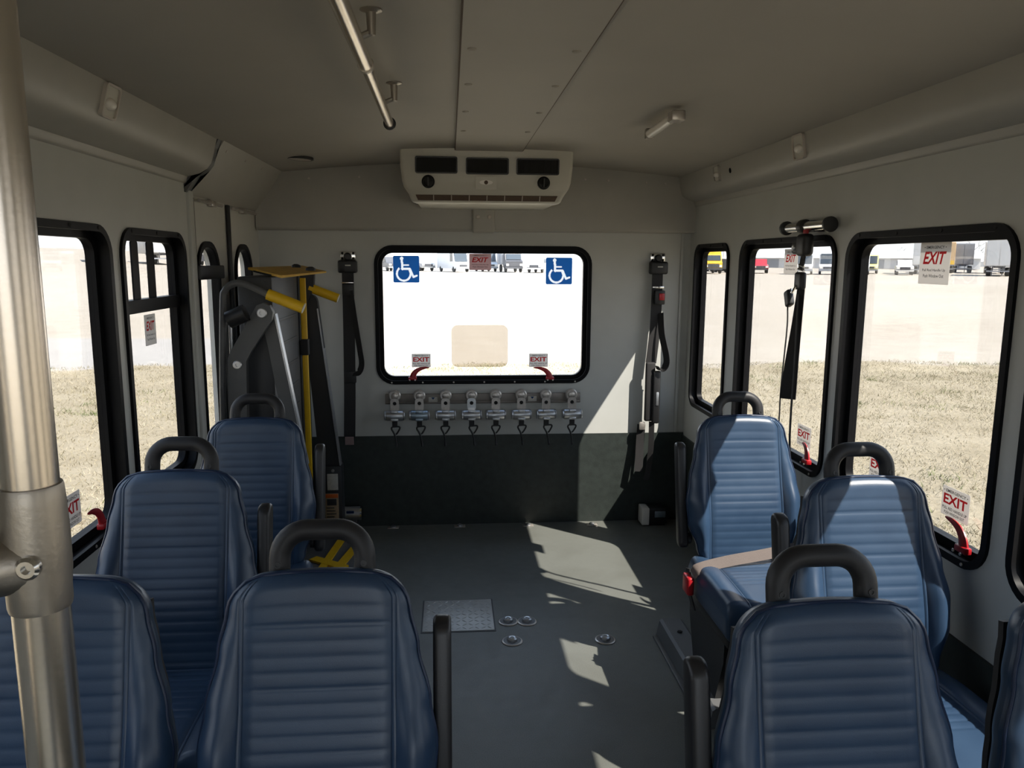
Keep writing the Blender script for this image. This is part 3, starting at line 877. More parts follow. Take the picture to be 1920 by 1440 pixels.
seat(-0.652, 2.586, 1, 'farthest blue seat on the left, in front of the wheelchair lift')
seat(0.591, 1.095, -1, 'nearest blue seat right of the aisle, lower right foreground')
seat(1.045, 1.085, -1, 'blue seat cut off by the lower right corner of the picture', handle=False, arm=False)
seat(1.025, 1.775, -1, 'blue seat by the large right window, second row')
s_i = seat(1.001, 2.540, -1, 'farthest blue seat on the right with taupe belt across it')
# belt lying across the far right seat
bp_ = smooth_path([(-0.212, -0.205, 0.428), (-0.195, -0.215, 0.452), (-0.10, -0.205, 0.470), (0.02, -0.190, 0.482), (0.14, -0.165, 0.492), (0.195, -0.140, 0.495)], 5)
MB().ribbon(bp_, 0.036, 0.003, (0, 0.45, 1)).build('seat_belt', M['webbing_brown'], s_i, label='taupe lap belt pulled across the cushion')
MB().rbox(-0.232, -0.208, -0.215, -0.155, 0.355, 0.418, 0.008, 3).build('belt_buckle', M['red'], s_i, label='red belt buckle')
MB().ribbon([(-0.214, -0.16, 0.43), (-0.216, -0.18, 0.36), (-0.20, -0.19, 0.30)], 0.04, 0.004, (0, 1, 0)).build('buckle_strap', M['webbing'], s_i)

# ------------------------------------------------------------------ air unit
ac = thing('air_conditioner', 'beige ceiling air unit with three black vents above the rear window', 'air conditioner', (0.171, 3.80, 1.68))
A0 = Vector(ac.location)
prof = [(3.515, 1.945, 0.386), (3.522, 1.86, 0.386), (3.530, 1.790, 0.379), (3.536, 1.765, 0.372), (3.545, 1.750, 0.362), (3.560, 1.736, 0.352), (3.584, 1.708, 0.342), (3.593, 1.702, 0.334), (3.610, 1.699, 0.322), (3.70, 1.700, 0.314), (4.045, 1.700, 0.310), (4.045, 1.945, 0.386)]
nseg = [(-1, 0), (-0.985, 0.006), (-0.955, 0)]
mb = MB(); rows = []
for (y, z, hw) in prof:
    rows.append([(x * hw + 0.171, y + (0.020 if abs(x) == 1 else 0.006 if abs(x) > 0.98 else 0) * (1 if y < 3.7 else 0), z) for x in (-1, -0.985, -0.955, -0.5, 0, 0.5, 0.955, 0.985, 1)])
vs_ = [tuple(Vector(p) - A0) for r_ in rows for p in r_]; K = 9; NR = len(rows)
fs_ = [(i * K + k, i * K + k + 1, ((i + 1) % NR) * K + k + 1, ((i + 1) % NR) * K + k) for i in range(NR) for k in range(K - 1)]
fs_ += [tuple(i * K for i in range(NR)), tuple(i * K + K - 1 for i in range(NR))]
ac_body = mb.add(vs_, fs_).build('body', M['ac'], ac, 40)
fA = lambda s, z, d: tuple(Vector((s, 3.522 + (1.86 - z) * 0.08 + d, z)) - A0)
for (a, b, c, d_) in ((-0.149, 0.038, 1.822, 1.894), (0.075, 0.266, 1.820, 1.891), (0.300, 0.492, 1.821, 1.891)):
    v = MB().ring(rrect(a, b, c, d_, 0.008, 3), rrect(a + .006, b - .006, c + .006, d_ - .006, 0.005, 3), fA, -0.010, 0.004).build('vent', M['black'], ac)
    MB().prism(rrect(a + .005, b - .005, c + .005, d_ - .005, 0.005, 3), fA, -0.005, 0.002).build('recess', M['void'], v, 0)
    for k in range(5):
        s = a + 0.006 + (b - a - 0.012) * (k + 1) / 6
        MB().prism(rect(s - 0.001, s + 0.001, c + .006, d_ - .006), fA, -0.0075, -0.004).build('louver', M['void'], v, 0)
for x in (-0.092, 0.424):
    o = Vector(fA(x, 1.787, -0.002))
    kn = MB().lathe([(0.029, 0), (0.028, 0.004), (0.024, 0.005), (0.022, 0.014), (0.0001, 0.015)], o, (0, -1, -0.08), 22).build('knob', M['void'], ac)
    MB().prism(rect(x - 0.003, x + 0.003, 1.768, 1.806), lambda s, z, d: fA(s, z, d), -0.022, -0.012).build('pointer', M['black'], kn, 0)
MB().prism(rrect(0.118, 0.212, 1.757, 1.812, 0.004, 3), fA, -0.005, 0.003).build('switch_plate', M['ac'], ac)
bd = MB().prism([(0.165 + 0.030 * math.cos(2 * PI * k / 18), 1.786 + 0.010 * math.sin(2 * PI * k / 18)) for k in range(18)], fA, -0.0065, -0.004).build('badge', M['lamp_lens'], ac, 0)
MB().lathe([(0.009, 0), (0.008, 0.003), (0.0001, 0.003)], fA(0.165, 1.786, -0.0065), (0, -1, 0), 14).build('badge_emblem', M['brown_grille'], bd)
# sloping intake grille
fG = lambda s, z, d: tuple(Vector((s, 3.5605 + (1.735 - z) * 0.83 + d * 0.77, z + d * 0.64)) - A0)
gr = MB().prism([(-0.150, 1.733), (0.492, 1.733), (0.482, 1.711), (-0.140, 1.711)], fG, -0.002, 0.004).build('intake_grille', M['brown_grille'], ac, 0)
for k in range(1, 8):
    s = -0.150 + 0.642 * k / 8
    MB().prism(rect(s - 0.002, s + 0.002, 1.711, 1.733), fG, -0.004, 0.0).build('grille_bar', M['lamp_trim'], gr, 0)

# ------------------------------------------------------------------ cove lamps, speaker, ceiling rails
def dome_lamp(c, nrm, along, size, label, trim='lamp_trim'):
    nrm = Vector(nrm).normalized(); al = Vector(along).normalized(); u_ = nrm.cross(al)
    if u_.z < 0: u_ = -u_
    root = thing('cove_lamp', label, 'lamp', c, group='small square cove lamps')
    P_ = lambda s, z, d: tuple(al * s + u_ * z + nrm * d)
    h = size / 2
    MB().ring(rrect(-h, h, -h, h, 0.012, 4), rrect(-h * .86, h * .86, -h * .86, h * .86, 0.010, 4), P_, -0.010, 0.006).build('bezel', M[trim], root)
    MB().prism(rrect(-h * .86, h * .86, -h * .86, h * .86, 0.010, 4), P_, -0.010, 0.001).build('reflector', M['ac'], root)
    lens = MB()
    vs_ = []; n_ = 16
    for j in range(6):
        r_ = h * 0.62 * math.cos(PI / 2 * j / 6); hh = 0.014 * math.sin(PI / 2 * j / 6)
        vs_ += [P_(r_ * math.cos(2 * PI * k / n_), -h * 0.15 + 0.6 * r_ * math.sin(2 * PI * k / n_), 0.001 + hh) for k in range(n_)]
    fs_ = [(j * n_ + k, j * n_ + (k + 1) % n_, (j + 1) * n_ + (k + 1) % n_, (j + 1) * n_ + k) for j in range(5) for k in range(n_)]
    fs_ += [tuple(range(n_)), tuple(5 * n_ + k for k in range(n_))]
    lens.add(vs_, fs_).build('lens', M['lamp_lens'], root)
    return root
dome_lamp((1.1965, 2.64, 1.832), (-0.987, 0, -0.16), (0, 1, 0), 0.085, 'square clear lamp in the middle of the right cove')
dome_lamp((1.1965, 3.46, 1.832), (-0.987, 0, -0.16), (0, 1, 0), 0.070, 'small square lamp at the rear end of the right cove', 'cove')
dome_lamp((-0.851, 2.10, 1.832), (0.967, 0, -0.256), (0, 1, 0), 0.085, 'square clear lamp set into the left cove')
hl = MB().lathe([(0.011, 0), (0.011, 0.002), (0.0001, 0.002)], (1.2005, 3.305, 1.828), (-1, 0, -0.16), 16).build('cable_hole', M['void'])
tag(hl, 'small round black hole beside the rear right cove lamp', 'hole')

sp = thing('ceiling_speaker', 'flat round dark speaker in the ceiling near the lift', 'speaker', (-0.665, 3.62, zc(-0.665)))
MB().lathe([(0.060, 0.004), (0.060, -0.006), (0.052, -0.008), (0.050, -0.003)], (0, 0, 0), (0.05, 0, 1), 28).build('rim', M['black'], sp)
MB().lathe([(0.050, -0.006), (0.049, -0.0075), (0.0001, -0.0085)], (0, 0, 0), (0.05, 0, 1), 28).build('grille', M['lamp_trim'], sp)

rail = thing('ceiling_rail', 'long pale tubular grab rail hung from the left side of the ceiling', 'grab rail', (-0.183, 2.0, 1.87))
R0 = Vector(rail.location)
rp_ = lambda x, y, z: tuple(Vector((x, y, z)) - R0)
MB().tube([rp_(-0.180, -1.2, 1.868), rp_(-0.181, 1.0, 1.868), rp_(-0.182, 1.815, 1.868)], 0.0165, 16).build('tube', M['stainless'], rail)
MB().tube([rp_(-0.182, 1.81, 1.868), rp_(-0.186, 2.555, 1.868)], 0.0135, 16).build('inner_tube', M['stainless'], rail)
MB().lathe([(0.0185, 0), (0.019, 0.004), (0.019, 0.014), (0.0165, 0.016)], rp_(-0.182, 1.803, 1.868), (0, 1, 0), 18).build('joint_collar', M['castmetal'], rail)
ecap = MB().lathe([(0.0135, -0.006), (0.0200, -0.004), (0.0200, 0.006), (0.0145, 0.007)], rp_(-0.186, 2.555, 1.868), (0, 1, 0), 18)
ecap.build('end_ring', M['black'], rail)
for y in (0.6, 1.62, 2.25):
    bk = MB(); bk.lathe([(0.022, 0), (0.022, -0.004), (0.010, -0.008), (0.008, -0.05)], rp_(-0.150, y, zc(-0.15) + 0.002), (0, 0, 1), 14)
    bk.cyl(rp_(-0.150, y, 1.884), rp_(-0.182, y, 1.870), 0.007, 10)
    bk.build('hanger_bracket', M['castmetal'], rail)

stub = thing('tube_fixture', 'short pale tube fixture alone on the right half of the ceiling', 'fixture', (0.715, 2.7, 1.88))
S0 = Vector(stub.location)
q_ = lambda x, y, z: tuple(Vector((x, y, z)) - S0)
MB().cyl(q_(0.700, 2.47, 1.885), q_(0.706, 2.76, 1.885), 0.0150, 16).build('tube', M['lamp_lens'], stub)
MB().rbox(*[c for c in (0.688 - S0.x, 0.732 - S0.x, 2.425 - S0.y, 2.478 - S0.y, 1.872 - S0.z, 1.905 - S0.z)], 0.006).build('socket', M['zinc'], stub)
MB().rbox(*[c for c in (0.692 - S0.x, 0.722 - S0.x, 2.755 - S0.y, 2.785 - S0.y, 1.868 - S0.z, 1.905 - S0.z)], 0.006).build('end_socket', M['castmetal'], stub)

# ------------------------------------------------------------------ tie-down storage rail and eight retractors
sr = thing('storage_rail', 'brownish metal rail under the rear window holding eight tie-downs', 'rail', (0.178, 4.09, 0.68))
q_ = lambda x, y, z: (x - 0.178, y - 4.09, z - 0.68)
MB().rbox(-0.527, 0.527, -0.012, 0.002, 0.0, 0.055, 0.004).build('rail_strip', M['aluminium'], sr)
MB().rbox(-0.527, 0.527, -0.016, -0.010, 0.004, 0.012, 0.002).build('rail_lip', M['aluminium'], sr)
for x, lb in ((-0.094, 'left'), (0.441, 'right')):
    t_ = thing('rail_tag', 'small pale paper tag on the storage rail, %s one of two' % lb, 'tag', (x, 4.075, 0.69), group='paper tags on the tie-down rail')
    MB().rbox(-0.024, 0.024, 0.0, 0.003, 0.0, 0.028, 0.001).build('paper', M['paper'], t_)
    MB().prism([(-0.010, 0.026), (0.010, 0.026), (0.0, 0.014)], lambda a, b, d: (a, d, b), -0.001, 0.0).build('arrow', M['blue_sign'], t_, 0)

ring_me = MB().lathe([(0.008, 0.016), (0.031, 0.012), (0.033, 0.004), (0.032, -0.005), (0.027, -0.009), (0.019, -0.009), (0.018, -0.016), (0.012, -0.019), (0.0001, -0.019)], (0, 0, 0), (0, 1, 0), 24).mesh('swivel_disc', M['zinc'])
tg = MB()
lp_o = rrect(-0.023, 0.023, -0.078, -0.010, 0.015, 5); lp_i = [(0.010 * math.cos(a), -0.036 + 0.010 * math.sin(a)) for a in [math.radians(45 / 2 + 0) * 0 + 2 * PI * k / len(lp_o) for k in range(len(lp_o))]]
tg.ring(lp_o, lp_i, lambda s, z, d: (s, d, z), -0.030, -0.025)
tongue_me = tg.mesh('tongue_plate', M['zinc'])
tongue_lit = tg.mesh('tongue_plate', M['chrome'])  # brighter copy for one plate, the light on it put into the material
hole_me = MB().lathe([(0.010, 0), (0.009, 0.002), (0.0001, 0.002)], (0, -0.0255, -0.036), (0, -1, 0), 14).mesh('rivet', M['void'])
def drum(m):
    d = MB().lathe([(0.0001, -0.044), (0.026, -0.044), (0.0275, -0.040), (0.0275, 0.040), (0.026, 0.044), (0.0001, 0.044)], (0, -0.034, -0.100), (1, 0, 0), 26)
    d.rbox(-0.018, 0.018, -0.066, -0.030, -0.084, -0.070, 0.004)
    d.rbox(-0.020, 0.020, -0.064, -0.050, -0.126, -0.112, 0.005)
    return d.mesh('drum_housing', m)
drum_s, drum_b = drum(M['silver']), drum(M['silver_blue'])
fl_me = MB().lathe([(0.012, 0), (0.024, 0.001), (0.026, 0.006), (0.022, 0.010), (0.0001, 0.011)], (0, 0, 0), (1, 0, 0), 20).mesh('end_knob', M['silver'])
web_me = MB().ribbon([(0, -0.040, -0.122), (0, -0.038, -0.150), (0, -0.036, -0.162)], 0.028, 0.003, (1, 0, 0)).mesh('webbing', M['webbing'])
hk = smooth_path([(-0.018, -0.036, -0.160), (0.018, -0.036, -0.160), (0.021, -0.036, -0.172), (0.006, -0.036, -0.196), (-0.001, -0.037, -0.200)], 5)
h2 = smooth_path([(-0.018, -0.036, -0.160), (-0.021, -0.036, -0.172), (-0.009, -0.036, -0.196), (-0.001, -0.037, -0.225), (0.002, -0.040, -0.252), (0.003, -0.046, -0.268)], 5)
hm = MB(); hm.tube(hk, 0.0044, 8); hm.tube(h2, [0.0046] * (len(h2) - 6) + [0.0052, 0.0056, 0.0060, 0.0060, 0.0052, 0.004], 8)
hook_me = hm.mesh('hook', mat('black_oxide_steel', (0.03, 0.03, 0.03, 1), 0.35, 0.5), 60)
RT = [(-0.296, 'leftmost'), (-0.166, 'second from left, blue-grey'), (-0.027, 'third from left'), (0.111, 'fourth from left, bright tongue'),
      (0.241, 'fifth from left'), (0.378, 'sixth from left'), (0.512, 'seventh from left'), (0.652, 'rightmost')]
for i, (x, lb) in enumerate(RT):
    r_ = thing('tie_down_retractor', 'wheelchair tie-down retractor with black hook hung on rail, %s of eight' % lb, 'retractor', (x, 4.062, 0.728), group='wheelchair tie-down retractors')
    link('swivel_disc', ring_me, r_)
    tgo = link('tongue_plate', tongue_lit if i == 3 else tongue_me, r_); link('rivet', hole_me, tgo)
    d = link('drum_housing', drum_b if i == 1 else drum_s, r_)
    for s in (1, -1):
        k = link('end_knob', fl_me, d); k.location = (0.044 * s, -0.034, -0.100)
        if s < 0: k.rotation_euler = (0, 0, PI)
    link('webbing', web_me, r_); h = link('hook', hook_me, r_)
    h.rotation_euler = (0, random.uniform(-0.06, 0.06), 0)

# ------------------------------------------------------------------ shoulder belts
def belt_head(root, q, x, z):
    pl = MB().rbox(*q(x - 0.040, x + 0.040), 4.086 - 4.10, 0.0, z - 0.022, z + 0.022, 0.003).build('mount_plate', M['chrome'], root)
    for sx in (-0.028, 0.028):
        for sz in (-0.013, 0.013):
            MB().lathe([(0.0065, 0), (0.005, 0.003), (0.0001, 0.003)], (q(x + sx, 0)[0], -0.014, z + sz), (0, -1, 0), 10).build('screw', M['void'], pl)
    MB().lathe([(0.020, 0), (0.020, 0.020), (0.014, 0.026), (0.0001, 0.027)], (q(x, 0)[0], -0.012, z - 0.004), (0, -1, 0), 18).build('pivot', M['black'], root)
    hs_ = MB().rbox(*q(x - 0.048, x + 0.048), -0.056, -0.008, z - 0.088, z - 0.022, 0.010, 3).build('retractor_housing', M['black'], root)
    MB().rbox(*q(x - 0.010, x + 0.018), -0.058, -0.0555, z - 0.052, z - 0.046, 0.0004).build('maker_mark', M['paper'], hs_)

bl = thing('shoulder_belt', 'black shoulder belt hanging on rear wall between lift and rear window', 'seat belt', (-0.525, 4.10, 0.0), group='shoulder belts')
ql = lambda a, b: (a + 0.525, b + 0.525)
belt_head(bl, ql, -0.525, 1.463)
X0 = -0.525
wp = lambda x, y, z: (x + 0.525, y - 4.10, z)
MB().ribbon(smooth_path([wp(X0, 4.062, 1.385), wp(X0, 4.060, 1.20), wp(-0.530, 4.060, 0.80), wp(-0.540, 4.066, 0.50)], 6), 0.060, 0.003, (1, 0, 0)).build('webbing', M['webbing'], bl)
MB().ribbon(smooth_path([wp(-0.512, 4.050, 1.285), wp(-0.495, 4.040, 1.15), wp(-0.470, 4.030, 0.98), wp(-0.462, 4.028, 0.905), wp(-0.478, 4.034, 0.862), wp(-0.508, 4.045, 0.85)], 6), 0.042, 0.003, (0.7, -0.7, 0)).build('webbing_loop', M['webbing'], bl)
bk_ = MB().rbox(0.0 - 0.030, 0.030, -0.050, -0.034, 1.262, 1.320, 0.004).build('buckle', M['black'], bl)
MB().rbox(-0.030, 0.030, -0.054, -0.046, 1.322, 1.330, 0.002).build('buckle_bar', M['chrome'], bk_)
MB().rbox(-0.038, 0.008, -0.046, -0.040, 0.466, 0.510, 0.002).build('tag', M['sticker_pink'], bl, label='small pale tag at the belt end')
MB().rbox(-0.030, 0.030, -0.050, -0.036, 0.80, 0.865, 0.006).build('slider', M['black'], bl)

br = thing('shoulder_belt', 'black shoulder belt with red button hanging at right of the rear wall', 'seat belt', (1.110, 4.10, 0.0), group='shoulder belts')
qr = lambda a, b: (a - 1.110, b - 1.110)
belt_head(br, qr, 1.110, 1.463)
wp = lambda x, y, z: (x - 1.110, y - 4.10, z)
MB().ribbon(smooth_path([wp(1.105, 4.062, 1.385), wp(1.103, 4.055, 1.25), wp(1.098, 4.050, 1.08), wp(1.082, 4.050, 0.90)], 6), 0.058, 0.003, (1, 0, 0)).build('webbing', M['webbing'], br)
MB().rbox(-0.034, 0.028, -0.056, -0.040, 1.300, 1.312, 0.002).build('buckle_bar', M['chrome'], br)
bb = MB().rbox(-0.022, 0.034, -0.066, -0.040, 1.215, 1.290, 0.006).build('buckle', M['black'], br)
MB().rbox(0.000, 0.030, -0.070, -0.062, 1.238, 1.275, 0.003).build('release_button', M['red'], bb, label='red release button')
MB().ribbon(smooth_path([wp(1.122, 4.040, 1.17), wp(1.128, 4.020, 1.06), wp(1.150, 4.000, 0.95), wp(1.152, 3.998, 0.90), wp(1.135, 4.010, 0.872), wp(1.105, 4.030, 0.878)], 6), 0.040, 0.003, (0.6, -0.8, 0)).build('webbing_loop', M['webbing'], br)
lo = MB().rbox(-0.058, -0.005, -0.070, -0.045, 0.580, 0.905, 0.010, 3); lo.build('belt_bundle', M['webbing'], br)
l2 = MB().rbox(-0.020, 0.022, -0.085, -0.060, 0.570, 0.860, 0.010, 3).build('anchor_sleeve', M['black'], br)
MB().rbox(-0.004, 0.012, -0.089, -0.083, 0.670, 0.745, 0.004).build('label_window', M['silver'], l2)
MB().rbox(-0.082, -0.050, -0.062, -0.044, 0.530, 0.575, 0.006).build('lower_buckle', M['zinc'], br)
MB().ribbon(smooth_path([wp(1.042, 4.056, 0.56), wp(1.036, 4.050, 0.45), wp(1.028, 4.030, 0.30)], 5), 0.044, 0.003, (1, -0.2, 0)).build('lower_webbing', M['webbing'], br)
MB().ribbon(smooth_path([wp(1.092, 4.030, 0.58), wp(1.090, 4.020, 0.45), wp(1.082, 4.020, 0.33), wp(1.070, 4.022, 0.25)], 5), 0.030, 0.003, (1, -0.5, 0)).build('webbing_tail', M['webbing'], br)

hb_ = thing('shoulder_belt', 'black strap hanging from chrome bar across the right windows', 'seat belt', (1.25, 2.66, 0.0), group='shoulder belts')
wp = lambda x, y, z: (x - 1.25, y - 2.66, z)
bar = MB().cyl(wp(1.256, 2.505, 1.566), wp(1.256, 2.835, 1.566), 0.017, 18).build('bar', M['chrome'], hb_)
for y in (2.500, 2.835):
    MB().lathe([(0.017, -0.006), (0.026, -0.005), (0.026, 0.006), (0.0001, 0.008)], wp(1.256, y, 1.566), (0, 1, 0), 18).build('end_cap', M['black'], bar)
MB().rbox(*[c for p in ((1.250, 1.292), (2.60, 2.64)) for c in (p[0] - (1.25 if p is not None and p[0] < 2 else 2.66), p[1] - (1.25 if p[0] < 2 else 2.66))], 1.545, 1.585, 0.004).build('wall_bracket', M['black'], hb_)
MB().lathe([(0.024, -0.016), (0.026, -0.010), (0.026, 0.010), (0.024, 0.016)], wp(1.256, 2.690, 1.566), (0, 1, 0), 16).build('slider', M['black'], hb_)
MB().rbox(*wp(1.222, 2.625, 0)[:1], wp(1.262, 0, 0)[0], wp(0, 2.610, 0)[1], wp(0, 2.680, 0)[1], 1.462, 1.540, 0.014, 3).build('retractor_housing', M['black'], hb_)
rt_ = MB().rbox(wp(1.232, 0, 0)[0], wp(1.256, 0, 0)[0], wp(0, 2.675, 0)[1], wp(0, 2.735, 0)[1], 1.470, 1.515, 0.010, 3).build('retractor_arm', M['black'], hb_)
MB().lathe([(0.011, 0), (0.009, 0.004), (0.0001, 0.004)], wp(1.232, 2.712, 1.492), (-1, 0, 0), 14).build('rivet', M['chrome'], rt_)
MB().rbox(wp(1.238, 0, 0)[0], wp(1.252, 0, 0)[0], wp(0, 2.64, 0)[1], wp(0, 2.66, 0)[1], 1.535, 1.555, 0.003).build('red_tab', M['red'], hb_)
MB().ribbon([wp(1.240, 2.645, 1.47), wp(1.236, 2.650, 1.415)], 0.034, 0.003, (0, 1, 0)).build('upper_webbing', M['webbing'], hb_)
MB().tube([wp(1.236, 2.628, 1.412), wp(1.236, 2.672, 1.418), wp(1.236, 2.668, 1.432), wp(1.236, 2.630, 1.426)], 0.004, 8, closed=True).build('buckle_ring', M['chrome'], hb_)
bu = MB().rbox(wp(1.222, 0, 0)[0], wp(1.246, 0, 0)[0], wp(0, 2.618, 0)[1], wp(0, 2.675, 0)[1], 1.345, 1.408, 0.010, 3).build('buckle', M['black'], hb_)
MB().tube(smooth_path([wp(1.222, 2.650, 1.360), wp(1.214, 2.665, 1.335), wp(1.222, 2.690, 1.345)], 4), 0.004, 8).build('buckle_hook', M['chrome'], bu)
tn = MB(); tmp = MB().rbox(-0.012, 0.012, -0.019, 0.019, -0.030, 0.030, 0.008, 3)
Rm = Matrix.Rotation(math.radians(-22), 4, 'X')
tn.add([tuple(Vector(wp(1.228, 2.715, 1.312)) + Rm @ Vector(v)) for v in tmp.v], tmp.f); tn.build('tongue', M['black'], hb_)
MB().ribbon(smooth_path([wp(1.228, 2.722, 1.285), wp(1.228, 2.716, 1.20), wp(1.228, 2.735, 1.00), wp(1.232, 2.745, 0.90), wp(1.240, 2.752, 0.74), wp(1.270, 2.755, 0.58)], 6), 0.013, 0.003, (0.25, 1, 0)).build('side_webbing', M['webbing'], hb_)
mw = MB(); P_ = [(1.232, 2.632, 1.35, 0.034), (1.230, 2.645, 1.22, 0.046), (1.228, 2.660, 1.09, 0.062), (1.226, 2.668, 0.99, 0.074), (1.226, 2.672, 0.948, 0.076)]
vs_ = []
for (x, y, z, w) in P_:
    h_ = w * 0.38
    vs_ += [wp(x + h_ * 0.75, y - h_ * 0.66, z), wp(x - h_ * 0.75, y + h_ * 0.66, z), wp(x - h_ * 0.75 + 0.002, y + h_ * 0.66 + 0.002, z), wp(x + h_ * 0.75 + 0.002, y - h_ * 0.66 + 0.002, z)]
fs_ = [(i * 4 + k, i * 4 + (k + 1) % 4, i * 4 + 4 + (k + 1) % 4, i * 4 + 4 + k) for i in range(4) for k in range(4)] + [(3, 2, 1, 0), (16, 17, 18, 19)]
mw.add(vs_, fs_).build('shoulder_webbing', M['webbing'], hb_)
MB().ribbon(smooth_path([wp(1.224, 2.634, 1.33), wp(1.224, 2.628, 1.10), wp(1.226, 2.636, 0.90), wp(1.235, 2.645, 0.76), wp(1.262, 2.650, 0.60)], 6), 0.020, 0.003, (0.2, 1, 0)).build('lower_webbing', M['webbing'], hb_)

# ------------------------------------------------------------------ wheelchair lift
lift = thing('wheelchair_lift', 'folded grey wheelchair lift with yellow handrail grips by the left rear doors', 'wheelchair lift', (-0.76, 3.5, 0))
def lw(mb, name, m, parent=lift, smooth=35, label=None):
    mb.v = [(x + 0.76, y - 3.5, z) for x, y, z in mb.v]
    return mb.build(name, m, parent, smooth, label)
def xz(y0, y1, loop): return MB().prism(loop, lambda a, b, d: (a, d, b), y0, y1)
def bar_loop(p, q, w0, w1=None, n=8):
    p, q = Vector(p), Vector(q); d = (q - p).normalized(); w1 = w1 or w0
    a = math.atan2(d.y, d.x)
    out = [(q.x + w1 * math.cos(a + t), q.y + w1 * math.sin(a + t)) for t in [-PI / 2 + PI * k / n for k in range(n + 1)]]
    out += [(p.x + w0 * math.cos(a + t), p.y + w0 * math.sin(a + t)) for t in [PI / 2 + PI * k / n for k in range(n + 1)]]
    return out
# folded platform: thick slab standing on edge, open-mesh face
pf = lw(MB().rbox(-0.865, -0.725, 3.235, 3.800, 0.10, 1.372, 0.008), 'platform', mat('platform_paint', (0.036, 0.038, 0.041, 1), 0.55, bump=0.3, bscale=120))
lw(MB().rbox(-0.728, -0.716, 3.755, 3.795, 0.10, 1.365, 0.004), 'edge_rail', M['lift_dark'], pf)
lw(MB().rbox(-0.722, -0.690, 3.775, 3.790, 0.05, 1.355, 0.002), 'yellow_edge', M['yellow'], pf, label='yellow stripe along the platform edge')
lw(MB().rbox(-0.732, -0.684, 3.755, 3.80, 0.985, 1.062, 0.004), 'retaining_strap', M['webbing'], pf)
for k in range(9):
    lw(MB().rbox(-0.7262, -0.7215, 3.300, 3.70, 0.34 + k * 0.105, 0.352 + k * 0.105, 0.001), 'platform_rib', M['lift_dark'], pf)
# top flap
tp = MB().add([(-0.885, 3.50, 1.397), (-0.675, 3.18, 1.368), (-0.530, 3.40, 1.386), (-0.700, 3.78, 1.407),
               (-0.885, 3.50, 1.407), (-0.675, 3.18, 1.378), (-0.530, 3.40, 1.393), (-0.700, 3.78, 1.414)],
              [(3, 2, 1, 0), (4, 5, 6, 7), (0, 1, 5, 4), (1, 2, 6, 5), (2, 3, 7, 6), (3, 0, 4, 7)])
tp = lw(tp, 'end_flap', M['yellow_plate'], label='worn yellow flap lying on top of the folded platform')
lw(MB().add([(-0.845, 3.428, 1.3880), (-0.735, 3.262, 1.3730), (-0.735, 3.259, 1.3795), (-0.845, 3.425, 1.3945), (-0.842, 3.434, 1.388), (-0.732, 3.268, 1.373), (-0.732, 3.264, 1.3795), (-0.842, 3.431, 1.3945)],
            [(0, 1, 2, 3), (7, 6, 5, 4), (0, 4, 5, 1), (1, 5, 6, 2), (2, 6, 7, 3), (3, 7, 4, 0)]), 'slot', M['void'], tp)
for p in ((-0.70, 3.62, 1.404), (-0.60, 3.42, 1.394)):
    lw(MB().lathe([(0.022, 0), (0.020, 0.012), (0.008, 0.018), (0.0001, 0.018)], p, (0, 0, 1), 14), 'flap_knob', M['black'], tp)
# front side: linkage arms
a1 = xz(3.115, 3.150, [(-0.700, 1.235), (-0.712, 1.262), (-0.735, 1.272), (-0.762, 1.262), (-0.775, 1.240), (-0.868, 1.085), (-0.884, 1.050), (-0.905, 0.35), (-0.835, 0.35), (-0.812, 1.040), (-0.790, 1.080), (-0.705, 1.205)])
lw(a1, 'parallel_arm', M['lift_grey'])
a2 = xz(3.155, 3.185, [(-0.705, 1.23), (-0.760, 1.23), (-0.735, 1.10), (-0.660, 0.60), (-0.600, 0.60), (-0.645, 0.86)])
lw(a2, 'lower_arm', M['lift_grey'])
lw(xz(3.152, 3.190, bar_loop((-0.702, 1.225), (-0.597, 0.60), 0.0035)), 'arm_edge', M['silver'])
for (x, z, r) in ((-0.742, 1.232, 0.021), (-0.846, 1.026, 0.018)):
    b_ = lw(MB().lathe([(r, 0), (r, 0.006), (r * 0.8, 0.009), (r * 0.4, 0.009), (r * 0.4, 0.004), (0.0001, 0.004)], (x, 3.116, z), (0, -1, 0), 20), 'pivot_bolt', M['silver'])
lw(xz(3.118, 3.146, rect(-0.880, -0.822, 1.030, 1.036)), 'arm_seam', M['lift_dark'])
lw(MB().rbox(-0.93, -0.72, 3.10, 3.21, 0.0, 0.42, 0.008), 'tower_base', M['lift_dark'])
lw(MB().rbox(-0.835, -0.720, 3.190, 3.235, 0.30, 1.19, 0.006), 'tower_post', M['lift_dark'])
lw(MB().cyl((-0.868, 3.10, 1.205), (-0.800, 3.10, 1.235), 0.034, 20), 'motor_cap', M['black'])
